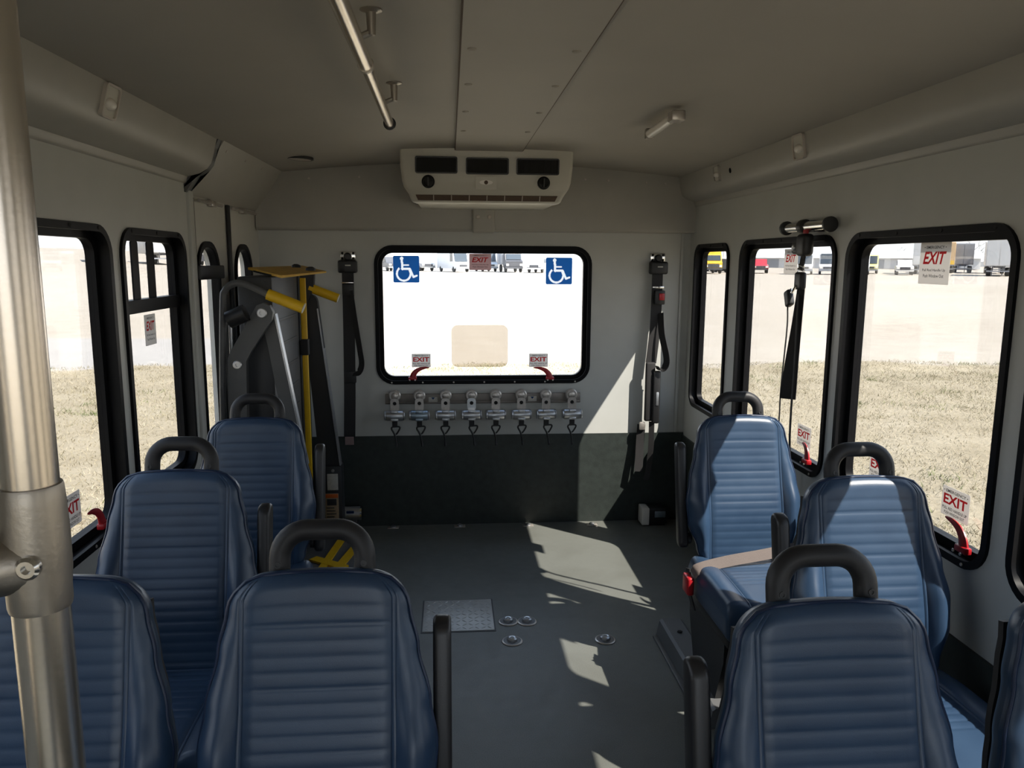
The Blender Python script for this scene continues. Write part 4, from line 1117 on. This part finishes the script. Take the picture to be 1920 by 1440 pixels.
# handrails
hr = lw(MB().tube(smooth_path([(-0.925, 3.145, 0.45), (-0.920, 3.145, 0.85), (-0.900, 3.145, 1.25), (-0.888, 3.145, 1.318), (-0.850, 3.145, 1.347), (-0.800, 3.145, 1.340), (-0.716, 3.140, 1.302), (-0.68, 3.138, 1.288)], 6), 0.0135, 12), 'handrail', M['steel_dark'])
lw(MB().cyl((-0.722, 3.140, 1.305), (-0.584, 3.135, 1.250), 0.0225, 18), 'grip', M['yellow'], hr, label='yellow handrail grip')
lw(MB().lathe([(0.0215, 0), (0.0215, 0.002), (0.0001, 0.002)], (-0.584, 3.135, 1.250), (0.93, 0, -0.37), 18), 'grip_end', M['paper'], hr)
lw(MB().tube([(-0.893, 3.160, 0.45), (-0.876, 3.160, 1.22)], 0.008, 8), 'hydraulic_rod', M['silver'])
h2_ = lw(MB().tube(smooth_path([(-0.90, 3.88, 0.45), (-0.885, 3.88, 1.25), (-0.85, 3.88, 1.34), (-0.76, 3.88, 1.325), (-0.66, 3.88, 1.295)], 6), 0.0135, 12), 'handrail', M['steel_dark'])
lw(MB().cyl((-0.690, 3.88, 1.306), (-0.552, 3.88, 1.253), 0.0225, 18), 'grip', M['yellow'], h2_)
lw(MB().lathe([(0.0215, 0), (0.0215, 0.002), (0.0001, 0.002)], (-0.552, 3.88, 1.253), (0.93, 0, -0.37), 18), 'grip_end', M['paper'], h2_)
# rear side linkage and tower
lw(xz(3.885, 3.925, bar_loop((-0.693, 1.235), (-0.618, 0.39), 0.038, 0.052)), 'rear_arm', M['lift_dark'])
lw(xz(3.880, 3.930, bar_loop((-0.655, 1.20), (-0.566, 0.39), 0.003)), 'rear_arm_edge', M['silver'])
lw(xz(3.86, 3.90, [(-0.735, 1.40), (-0.660, 1.40), (-0.668, 1.30), (-0.705, 1.22), (-0.735, 1.22)]), 'rear_hook', M['lift_dark'])
lw(MB().rbox(-0.760, -0.705, 3.84, 3.90, 0.10, 1.26, 0.006), 'rear_post', M['lift_dark'])
rt2 = lw(MB().rbox(-0.690, -0.560, 3.865, 3.960, 0.0, 0.400, 0.006), 'rear_tower', M['lift_dark'])
lw(MB().rbox(-0.690, -0.655, 3.858, 3.868, 0.03, 0.36, 0.003), 'tower_edge', M['brown_grille'], rt2)
lw(MB().rbox(-0.632, -0.578, 3.860, 3.864, 0.276, 0.362, 0.001), 'white_label', M['paper'], rt2, label='plain white label')
lb = lw(MB().rbox(-0.646, -0.578, 3.860, 3.864, 0.108, 0.258, 0.001), 'warning_label', M['tan_print'], rt2, label='tan label with orange header')
lw(MB().rbox(-0.644, -0.580, 3.857, 3.861, 0.236, 0.256, 0.001), 'label_header', M['orange_print'], lb)
lw(MB().rbox(-0.636, -0.588, 3.857, 3.861, 0.196, 0.230, 0.001), 'label_picture', M['lift_dark'], lb)
for k in range(4):
    lw(MB().rbox(-0.640, -0.600 + 0.005 * (k % 3), 3.8575, 3.861, 0.180 - k * 0.016, 0.185 - k * 0.016, 0.0005), 'label_line', M['black_print'], lb)
lw(MB().lathe([(0.009, 0), (0.007, 0.004), (0.0001, 0.004)], (-0.603, 3.865, 0.378), (0, -1, 0), 10), 'tower_bolt', M['silver'], rt2)
# yellow floor frame of the bridge plate
ff = MB()
def flatbar(p, q, w, z0=0.012, z1=0.022):
    p, q = Vector(p), Vector(q); d = (q - p).normalized(); n_ = Vector((-d.y, d.x)) * w / 2
    ff.add([(c.x, c.y, z) for z in (z0, z1) for c in (p + n_, p - n_, q - n_, q + n_)], [(3, 2, 1, 0), (4, 5, 6, 7), (0, 1, 5, 4), (1, 2, 6, 5), (2, 3, 7, 6), (3, 0, 4, 7)])
flatbar((-0.668, 3.592), (-0.500, 3.470), 0.050)
flatbar((-0.610, 3.43), (-0.560, 3.90), 0.036, 0.0122, 0.0206)
flatbar((-0.535, 3.455), (-0.470, 3.80), 0.040, 0.0124, 0.0213)
flatbar((-0.565, 3.90), (-0.470, 3.80), 0.030, 0.0126, 0.0198)
bpl = lw(MB().rbox(-0.94, -0.47, 3.30, 3.95, 0.0, 0.012, 0.003), 'bridge_plate', M['steel_dark'])
lw(ff, 'yellow_frame', M['yellow'], bpl, 0, label='yellow frame lying on the bridge plate')

# ------------------------------------------------------------------ stanchion pole in the foreground
pole = thing('stanchion_pole', 'brushed steel grab pole with clamp fitting in the left foreground', 'pole', (-0.270, 0.5, 0))
MB().cyl((0, 0, 0.0), (0, 0, 1.93), 0.0172, 32).build('tube', M['stainless'], pole)
fit = MB()
fit.lathe([(0.0172, 1.214), (0.0184, 1.214), (0.0190, 1.217), (0.0192, 1.228), (0.0203, 1.240), (0.0206, 1.262), (0.0200, 1.285), (0.0194, 1.295), (0.0188, 1.297), (0.0172, 1.297)], (0, 0, 0), (0, 0, 1), 32)
fit.build('clamp_fitting', M['castmetal'], pole)
cd = Vector((-0.86, -0.51, 0)).normalized()
fs2 = MB().tube([Vector((0, 0, 1.247)) + cd * a for a in (0.005, 0.020, 0.030, 0.044)], [0.0205, 0.0202, 0.0195, 0.0192], 28)
fs2.build('branch_socket', M['castmetal'], pole)
MB().tube([Vector((0, 0, 1.247)) + cd * a for a in (0.040, 0.60)], 0.0172, 28).build('cross_rail', M['stainless'], pole)
bo = MB(); bd_ = Vector((-0.35, -0.94, 0)).normalized()
bo.lathe([(0.0075, 0), (0.0075, 0.004), (0.0055, 0.006), (0.003, 0.006), (0.003, 0.003), (0.0001, 0.003)], Vector((0.006, -0.0195, 1.249)), (0.05, -1, 0), 16)
bo.build('set_screw', M['chrome'], pole)
MB().lathe([(0.045, 0), (0.045, 0.006), (0.024, 0.014), (0.0172, 0.016)], (0, 0, 0), (0, 0, 1), 24).build('floor_flange', M['castmetal'], pole)

# ------------------------------------------------------------------ floor fittings
ht = thing('floor_hatch', 'square diamond-plate hatch let into the aisle floor', 'hatch', (0.024, 2.975, 0))
MB().box(-0.148, 0.148, -0.146, 0.146, 0.0002, 0.0016).build('rim', M['black'], ht, 0)
hp = MB().rbox(-0.142, 0.142, -0.139, 0.139, 0.0005, 0.004, 0.001).build('plate', mat('tread_plate', (0.40, 0.40, 0.385, 1), 0.45, 0.35, var=0.1, vscale=40), ht)
tm = MB().lathe([(1, 0), (0.7, 0.6), (0.0001, 1)], (0, 0, 0), (0, 0, 1), 10)
tm.v = [(x * 0.013, y * 0.0042, z * 0.0022) for x, y, z in tm.v]
tread = tm.mesh('tread_bar', bpy.data.materials['tread_plate'])
for i in range(11):
    for j in range(9):
        o = link('tread_bar', tread, hp); o.location = (-0.125 + 0.025 * i, -0.120 + 0.030 * j, 0.0038); o.rotation_euler = (0, 0, PI / 4 if (i + j) % 2 else -PI / 4)

anc = [MB().lathe([(0.040, 0.0), (0.040, 0.003), (0.037, 0.005), (0.034, 0.005)], (0, 0, 0), (0, 0, 1), 28).mesh('flange', M['zinc']),
       MB().lathe([(0.0345, 0.004), (0.034, 0.0058), (0.0001, 0.0058)], (0, 0, 0), (0, 0, 1), 24).mesh('seat', M['steel_dark']),
       MB().lathe([(0.020, 0.004), (0.019, 0.014), (0.013, 0.018), (0.008, 0.017), (0.007, 0.013), (0.0001, 0.013)], (0, 0, 0), (0, 0, 1), 20).mesh('hub', M['silver'])]
for (x, y, lb) in ((0.225, 2.905, 'left of the pair beside the hatch'), (0.301, 2.900, 'right of the pair beside the hatch'), (0.228, 2.742, 'alone just in front of the pair'), (0.587, 2.729, 'at the edge of the small sunlit patch')):
    a = thing('floor_anchor', 'round metal floor anchor, %s' % lb, 'floor anchor', (x, y, 0), group='round floor anchors')
    link('flange', anc[0], a); link('recess', anc[1], a); link('hub', anc[2], a)
sm_ = [MB().rbox(-0.030, 0.030, -0.018, 0.018, 0, 0.004, 0.0015).mesh('base_plate', M['zinc']), MB().lathe([(0.016, 0.003), (0.015, 0.010), (0.008, 0.014), (0.0001, 0.014)], (0, 0, 0), (0, 0, 1), 14).mesh('stud', M['silver'])]
for (x, y, lb) in ((-0.317, 4.052, 'leftmost'), (0.045, 4.050, 'second from left'), (0.420, 4.040, 'third from left'), (0.774, 4.030, 'rightmost, in the sun')):
    a = thing('floor_stud', 'small metal stud at the foot of the rear wall, %s of four' % lb, 'floor stud', (x, y, 0), group='small studs along the rear wall')
    link('base_plate', sm_[0], a); link('stud', sm_[1], a)

bx = thing('corner_box', 'small black box with white end on the floor at the right rear corner', 'box', (1.115, 4.03, 0))
MB().rbox(-0.062, 0.070, -0.045, 0.050, 0.012, 0.100, 0.008, 3).build('case', M['black'], bx)
MB().rbox(-0.072, -0.030, -0.052, 0.040, 0.008, 0.104, 0.006, 3).build('cover', M['lamp_lens'], bx)
MB().rbox(0.000, 0.060, -0.049, -0.044, 0.050, 0.085, 0.002).build('label_plate', M['silver_blue'], bx)
MB().rbox(-0.06, 0.06, -0.035, 0.045, 0.0, 0.013, 0.002).build('foot', M['black'], bx)
cy = thing('floor_cylinder', 'short silver canister on the floor beside the lift tower', 'canister', (-0.530, 4.00, 0))
MB().cyl((-0.050, 0, 0.105), (0.045, 0, 0.105), 0.036, 22).build('barrel', M['silver'], cy)
MB().lathe([(0.038, 0), (0.038, 0.008), (0.030, 0.012), (0.0001, 0.012)], (0.045, 0, 0.105), (1, 0, 0), 22).build('end_cap', M['chrome'], cy)
MB().rbox(-0.035, 0.030, -0.020, 0.020, 0.0, 0.085, 0.004).build('mount', M['black'], cy)
MB().rbox(-0.025, 0.015, -0.038, -0.030, 0.115, 0.128, 0.002).build('nameplate', M['blue_sign'], cy)

# ------------------------------------------------------------------ outside: ground, grass, vehicles
def zg(x, y):
    z = -0.8
    r = math.hypot(x, y)
    if y > 15: z += 0.0052 * (y - 15)
    if x < -9 and y > 12: z += 0.036 * (-x - 9) * min(1.0, (y - 12) / 30)
    return z
def terrain(name, x0, x1, y0, y1, nx, ny, m, dz=0.0, label=None, edge=None, curve=1.0):
    mb = MB()
    for j in range(ny + 1):
        for i in range(nx + 1):
            x = x0 + (x1 - x0) * i / nx; y = y0 + (y1 - y0) * j / ny
            if edge and j == ny: y += edge(x)
            mb.v.append((x, y, zg(x, y) + dz))
    for j in range(ny):
        for i in range(nx):
            a = j * (nx + 1) + i; mb.f.append((a, a + 1, a + nx + 2, a + nx + 1))
    return tag(mb.build(name, m, None, 80), label, kind='structure')
terrain('ground', -320, 380, -160, 460, 70, 62, M['dirt'], -0.02, 'pale bare dirt lot around the bus')
terrain('ground_verge', -40, 60, -25, 16.4, 120, 40, M['turf'], 0.0, 'dry grass verge the bus stands on', edge=lambda x: 0.5 * math.sin(x * 0.9) + 0.25 * math.sin(x * 2.7 + 1))
terrain('ground_road', -60, -1.5, 16.2, 22.3, 40, 4, M['road'], -0.006, 'pale grey gravel road beyond the left verge')

def blades(name, n, m, h0, h1, clump, label):
    # dry grass as single tapering blades, denser in tufts
    cx = rng.uniform(-16, 22, clump); cy = rng.uniform(1.0, 16.8, clump)
    idx = rng.integers(0, clump, n)
    sp = rng.uniform(0.05, 0.32, clump)[idx]
    x = cx[idx] + rng.normal(0, 1, n) * sp; y = cy[idx] + rng.normal(0, 1, n) * sp
    keep = ~((x > XL - 0.4) & (x < XR + 0.4) & (y < YR + 0.4)) & (y < 16.9 + 0.5 * np.sin(x * 0.9))
    x, y = x[keep], y[keep]; k = len(x)
    z = np.array([zg(a, b) for a, b in zip(x, y)])
    h = rng.uniform(h0, h1, k) * rng.uniform(0.4, 1.0, k); w = rng.uniform(0.0025, 0.007, k); a = rng.uniform(0, 2 * PI, k)
    lx, ly = rng.normal(0, 0.8, k) * h, rng.normal(0, 0.8, k) * h
    V = np.empty((k, 3, 3))
    V[:, 0] = np.stack([x - np.cos(a) * w, y - np.sin(a) * w, z - 0.005], 1)
    V[:, 1] = np.stack([x + np.cos(a) * w, y + np.sin(a) * w, z - 0.005], 1)
    V[:, 2] = np.stack([x + lx, y + ly, z + h], 1)
    me = bpy.data.meshes.new(name)
    me.vertices.add(3 * k); me.vertices.foreach_set('co', V.reshape(-1))
    me.loops.add(3 * k); me.loops.foreach_set('vertex_index', np.arange(3 * k, dtype=np.int32))
    me.polygons.add(k); me.polygons.foreach_set('loop_start', np.arange(0, 3 * k, 3, dtype=np.int32)); me.polygons.foreach_set('loop_total', np.full(k, 3, dtype=np.int32))
    me.update(); me.validate(); me.materials.append(m)
    return tag(link(name, me), label, 'grass', kind='stuff')
blades('dry_grass', 300000, M['straw'], 0.02, 0.075, 14000, 'dry straw-coloured grass on the verge around the bus')
blades('green_grass', 16000, M['green_blade'], 0.03, 0.10, 260, 'scattered fresh green tufts among the dry grass')

VM = {}
def paint(name, c, rough=0.35, metal=0.0):
    if name not in VM: VM[name] = mat('paint_' + name, c, rough, metal, var=0.04, vscale=1.5)
    return VM[name]
WHITE = paint('white', (0.50, 0.50, 0.50, 1)); YEL = paint('yellow', (0.72, 0.45, 0.04, 1)); REDP = paint('red', (0.42, 0.03, 0.045, 1))
GREY = paint('grey', (0.22, 0.23, 0.25, 1)); DARK = paint('charcoal', (0.05, 0.05, 0.055, 1)); TAN = paint('tan', (0.52, 0.36, 0.20, 1)); TEAL = paint('teal', (0.40, 0.52, 0.50, 1))
VGL = mat('vehicle_glass', (0.045, 0.055, 0.065, 1), 0.08)
TYRE = mat('tyre_rubber', (0.02, 0.02, 0.02, 1), 0.8)
CHR = M['chrome']
VS = 1.22
def wheels(root, xs_, ys_, r, w):
    me = MB().lathe([(r * 0.35, -w / 2), (r * 0.85, -w / 2), (r, -w * 0.35), (r, w * 0.35), (r * 0.85, w / 2), (r * 0.35, w / 2)], (0, 0, 0), (1, 0, 0), 20).mesh('wheel', TYRE)
    hub = MB().lathe([(r * 0.5, -w * 0.45), (r * 0.5, w * 0.45)], (0, 0, 0), (1, 0, 0), 12).mesh('wheel_hub', M['silver'])
    for x in xs_:
        for y in ys_:
            o = link('wheel', me, root); o.location = (x, y, r); link('wheel_hub', hub, o)
def side_loop(pts, hw): # body from a side profile (y, z), width +-hw
    return MB().prism(pts, lambda a, b, d: (d, a, b), -hw, hw)
# local: front faces -y
def pickup(label, x, y, rz, p, cat='pickup truck', suv=False, g='parked cars and vans'):
    v = thing('parked_pickup' if not suv else 'parked_suv', label, cat, (x, y, zg(x, y)), rz, g)
    v.scale = (VS, VS, VS)
    side_loop([(-2.6, 0.45), (-2.65, 0.95), (-1.2, 1.12), (2.6, 1.12), (2.65, 0.5)], 0.95).build('body', p, v, 30)
    end = 2.4 if suv else 0.9
    side_loop([(-1.25, 1.10), (-0.55, 1.82), (end - 0.25, 1.82), (end, 1.10)], 0.80).build('cab', p, v, 30)
    side_loop([(-1.13, 1.18), (-0.62, 1.72), (-0.58, 1.72), (-0.95, 1.18)], 0.72).build('windscreen', VGL, v, 0)
    for s in (-0.815, 0.815):
        MB().box(s - 0.012, s + 0.012, -0.75, end - 0.35, 1.2, 1.7).build('side_window', VGL, v, 0)
    MB().box(-0.55, 0.55, -2.69, -2.6, 0.62, 0.95).build('grille', DARK, v, 0)
    MB().box(-0.95, 0.95, -2.74, -2.55, 0.42, 0.60).build('bumper', CHR if p is not REDP else DARK, v, 0)
    for s in (-0.75, 0.75): MB().box(s - 0.16, s + 0.16, -2.68, -2.6, 0.72, 0.92).build('headlamp', M['lamp_lens'], v, 0)
    wheels(v, (-0.82, 0.82), (-1.7, 1.7), 0.38, 0.26)
    return v
def van(label, x, y, rz, p, h=2.35, g='parked cars and vans', L=5.6):
    v = thing('parked_van', label, 'van', (x, y, zg(x, y)), rz, g)
    v.scale = (VS, VS, VS)
    side_loop([(-L / 2, 0.42), (-L / 2 - 0.03, 0.95), (-L / 2 + 0.75, 1.25), (-L / 2 + 1.35, h - 0.1), (-L / 2 + 1.7, h), (L / 2, h), (L / 2, 0.42)], 0.98).build('body', p, v, 30)
    side_loop([(-L / 2 + 0.74, 1.30), (-L / 2 + 1.25, h - 0.22), (-L / 2 + 1.21, h - 0.2), (-L / 2 + 0.69, 1.30)], 0.84).build('windscreen', VGL, v, 0)
    for s in (-0.985, 0.985):
        MB().box(s - 0.012, s + 0.012, -L / 2 + 1.2, -L / 2 + 2.1, 1.3, h - 0.25).build('side_window', VGL, v, 0)
    MB().box(-0.5, 0.5, -L / 2 - 0.06, -L / 2 + 0.1, 0.68, 0.92).build('grille', DARK, v, 0)
    MB().box(-0.98, 0.98, -L / 2 - 0.12, -L / 2 + 0.1, 0.40, 0.58).build('bumper', GREY, v, 0)
    for s in (-0.75, 0.75): MB().box(s - 0.16, s + 0.16, -L / 2 - 0.05, -L / 2 + 0.1, 0.72, 0.92).build('headlamp', M['lamp_lens'], v, 0)
    wheels(v, (-0.85, 0.85), (-L / 2 + 0.95, L / 2 - 1.2), 0.37, 0.26)
    return v
def box_truck(label, x, y, rz, cabp, boxp, h=3.6, L=7.0, g='parked trucks and trailers'):
    v = thing('box_truck', label, 'truck', (x, y, zg(x, y)), rz, g)
    v.scale = (VS, VS, VS)
    side_loop([(-L / 2, 0.55), (-L / 2 - 0.05, 1.35), (-L / 2 + 0.35, 1.55), (-L / 2 + 0.75, 2.35), (-L / 2 + 1.9, 2.40), (-L / 2 + 1.9, 0.55)], 1.05).build('cab', cabp, v, 30)
    side_loop([(-L / 2 + 0.33, 1.60), (-L / 2 + 0.66, 2.25), (-L / 2 + 0.62, 2.25), (-L / 2 + 0.28, 1.60)], 0.92).build('windscreen', VGL, v, 0)
    MB().rbox(-1.25, 1.25, -L / 2 + 2.0, L / 2, 0.95, h, 0.05).build('cargo_box', boxp, v, 30)
    MB().box(-0.45, 0.45, -L / 2 + 1.8, L / 2, 0.60, 0.95).build('chassis', DARK, v, 0)
    MB().box(-0.7, 0.7, -L / 2 - 0.08, -L / 2 + 0.05, 0.75, 1.2).build('grille', DARK, v, 0)
    MB().box(-1.08, 1.08, -L / 2 - 0.16, -L / 2 + 0.05, 0.45, 0.70).build('bumper', DARK, v, 0)
    for s in (-0.85, 0.85): MB().box(s - 0.15, s + 0.15, -L / 2 - 0.07, -L / 2 + 0.05, 0.80, 1.05).build('headlamp', M['lamp_lens'], v, 0)
    wheels(v, (-0.95, 0.95), (-L / 2 + 0.8, L / 2 - 1.6), 0.48, 0.3)
    return v
def trailer(label, x, y, rz, p, L=12.0, h=3.9, g='parked trucks and trailers', band=None):
    v = thing('semi_trailer', label, 'trailer', (x, y, zg(x, y)), rz, g)
    v.scale = (VS, VS, VS)
    MB().rbox(-1.28, 1.28, -L / 2, L / 2, 1.15, h, 0.04).build('cargo_box', p, v, 30)
    for s in (-1, 1):
        MB().box(s * 0.64 - 0.60, s * 0.64 + 0.60, -L / 2 - 0.05, -L / 2 + 0.02, 1.25, h - 0.12).build('rear_door', p, v, 0)
    if band: MB().box(-1.2, 1.2, -L / 2 - 0.07, -L / 2 + 0.02, 1.2, 1.75).build('lower_panel', band, v, 0)
    MB().box(-1.2, 1.2, -L / 2 - 0.04, -L / 2 + 0.1, 0.50, 0.64).build('bumper_bar', GREY, v, 0)
    for s in (-0.6, 0.6): MB().box(s - 0.05, s + 0.05, -L / 2 - 0.02, -L / 2 + 0.1, 0.6, 1.18).build('bumper_post', DARK, v, 0)
    MB().box(-0.5, 0.5, -L / 2 + 0.2, L / 2 - 0.5, 0.95, 1.15).build('chassis', DARK, v, 0)
    wheels(v, (-0.95, 0.95), (-L / 2 + 1.2, -L / 2 + 2.5), 0.5, 0.5)
    MB().box(-0.6, -0.5, L / 2 - 2.6, L / 2 - 2.4, 0.0, 1.0).build('landing_leg', GREY, v, 0)
    MB().box(0.5, 0.6, L / 2 - 2.6, L / 2 - 2.4, 0.0, 1.0).build('landing_leg', GREY, v, 0)
    return v
# beyond the right windows
box_truck('yellow box truck outside, seen through the narrow right window', 40.1, 118, -0.15, YEL, YEL, 4.0)
trailer('pale parked trailer behind the yellow box truck', 47.0, 140, 0.25, WHITE, 9, 3.6)
pickup('red pickup truck outside, seen beside the hanging strap', 49.6, 121, -0.35, REDP)
pickup('dark car parked just left of the red pickup outside', 46.2, 126, 0.25, DARK, 'car', True)
van('white van outside, partly behind the exit sticker and strap', 53.2, 113, -0.45, WHITE, 2.5)
van('white delivery van outside, just right of the hanging strap', 57.3, 114, -0.45, WHITE, 2.7)
van('white van at the left edge of the large right window', 62.0, 113, -0.5, WHITE, 2.3)
van('pale yellow van behind the white van in the large window', 68.5, 122, -0.5, paint('pale_yellow', (0.66, 0.62, 0.25, 1)), 2.5)
pickup('white pickup facing the bus, left of the tall exit sticker', 68.3, 112, -0.5, WHITE)
trailer('white cargo trailer behind the tall exit sticker', 77.0, 121, -0.55, WHITE, 9, 4.4)
trailer('tan and yellow trailer right of the tall exit sticker', 87.0, 131, -0.55, TAN, 8, 4.3, band=YEL)
trailer('grey trailer beside the tan and yellow trailer', 93.2, 135, -0.55, GREY, 8, 4.2)
trailer('pale trailer left of the bright white trailer', 94.5, 128, -0.65, TAN if False else paint('off_white', (0.60, 0.55, 0.49, 1)), 9, 4.3)
trailer('bright white trailer at the right of the large window', 80.6, 108.5, -0.62, WHITE, 10, 4.4)
box_truck('white truck cab beside the bright white trailer', 86.6, 110, -0.6, WHITE, WHITE, 3.0)
trailer('teal trailer at the far right edge of the lot', 94.5, 116, -0.6, TEAL, 10, 4.1)
# behind the rear window
van('white shuttle bus outside the rear window, left of its top sticker', 0.6, 122, 0.35, WHITE, 3.0, L=7.0)
pickup('dark sport utility outside, right of the left wheelchair sign', -4.6, 128, 0.4, GREY, 'car', True)
pickup('dark car outside at the left edge of the rear window', -9.6, 125, 0.4, DARK, 'car', True)
box_truck('dark truck outside the rear window, right of its top sticker', 9.4, 121, 0.1, DARK, GREY, 3.2, 6)
pickup('white pickup outside, left of the right wheelchair sign', 13.6, 118, -0.35, WHITE)
van('white van outside just right of the top rear sticker', 5.8, 126, 0.2, WHITE, 2.6)
# beyond the left windows
trailer('white trailer seen through the sliding left window', -40.6, 112, 0.5, WHITE, 11, 3.9)
trailer('white trailer at the left side of the sliding window', -46.5, 110, 0.45, WHITE, 11, 3.9)
box_truck('white box truck seen between the sliding window stiles', -35.5, 112, 0.4, WHITE, WHITE, 3.7)
van('dark van seen through the first lift door glass', -30.2, 108, 0.35, GREY, 2.6)
van('white van seen through the second lift door glass', -26.2, 112, 0.35, WHITE, 2.6)

# long low shed and bare trees on the horizon
bd2 = thing('storage_shed', 'long low white shed on the horizon beyond the lot', 'building', (101, 186, zg(101, 186)), -0.5)
MB().box(-26, 26, -5, 5, 0, 2.6).build('wall', WHITE, bd2, 0)
MB().prism([(-5.5, 2.5), (5.5, 2.5), (0, 4.2)], lambda a, b, d: (d, a, b), -26.5, 26.5).build('roof', WHITE, bd2, 0)
for k in range(6): MB().box(-22 + k * 8, -18 + k * 8, -5.1, -4.95, 0, 2.2).build('bay_door', GREY, bd2, 0)
BARK = mat('bare_tree_bark', (0.20, 0.175, 0.155, 1), 0.9, var=0.2)
def bare_tree(x, y, h, seed, label):
    rd = random.Random(seed)
    root = thing('bare_tree', label, 'tree', (x, y, zg(x, y)), group='leafless trees on the horizon')
    tk = MB().tube([(0, 0, 0), (0.05 * h * rd.uniform(-.5, .5), 0, h * 0.3), (0.05 * h * rd.uniform(-.6, .6), 0, h * 0.62)], [h * 0.022, h * 0.016, h * 0.008], 6)
    tk.build('trunk', BARK, root)
    br_ = MB()
    def grow(p, d, L, r, lev):
        q = p + d * L
        br_.tube([p, (p + q) / 2 + Vector((rd.uniform(-.05, .05), rd.uniform(-.05, .05), 0.02)) * L, q], [r, r * 0.8, r * 0.55], 4, cap=False)
        if lev:
            for _ in range(3):
                dd = (d + Vector((rd.uniform(-.8, .8), rd.uniform(-.8, .8), rd.uniform(-.15, .6)))).normalized()
                grow(q, dd, L * rd.uniform(0.55, 0.8), r * 0.6, lev - 1)
    for k in range(6):
        z = h * (0.22 + 0.07 * k); a = k * 2.4 + rd.random()
        grow(Vector((0, 0, z)), Vector((math.cos(a), math.sin(a), 0.9)).normalized(), h * 0.20, h * 0.010, 3)
    br_.build('branches', BARK, root)
for i, (x, y, h, lb) in enumerate(((126, 196, 7.0, 'leafless tree on the horizon behind the tan trailer'), (134, 190, 8.0, 'leafless tree on the horizon behind the pale trailer'), (152, 180, 8.5, 'leafless tree at the right end of the horizon'),
        (160, 185, 8.0, 'second leafless tree at the right end of the horizon'), (95, 215, 5.5, 'small leafless tree above the long white shed'), (120, 200, 6.0, 'leafless tree between shed and tan trailer'))):
    bare_tree(x, y, h, 40 + i, lb)
# low wooded rise along the horizon, distance haze mixed into its pale grey
hm_ = MB(); N = 90
for i in range(N + 1):
    a = math.radians(-58 + 116 * i / N); R = 300
    x, y = R * math.sin(a), R * math.cos(a)
    h = 3.0 + 1.2 * math.sin(i * 0.7) + 0.8 * math.sin(i * 1.9 + 1) + rng.uniform(-.4, .4)
    x2, y2 = (R + 40) * math.sin(a), (R + 40) * math.cos(a)
    hm_.v += [(x, y, zg(x, y) - 2), (x, y, zg(x, y) + h * 0.4), (x2, y2, zg(x2, y2) + h), (x2, y2, zg(x2, y2) - 2)]
hm_.f += [(i * 4 + k, i * 4 + k + 1, i * 4 + 5 + k, i * 4 + 4 + k) for i in range(N) for k in range(3)]
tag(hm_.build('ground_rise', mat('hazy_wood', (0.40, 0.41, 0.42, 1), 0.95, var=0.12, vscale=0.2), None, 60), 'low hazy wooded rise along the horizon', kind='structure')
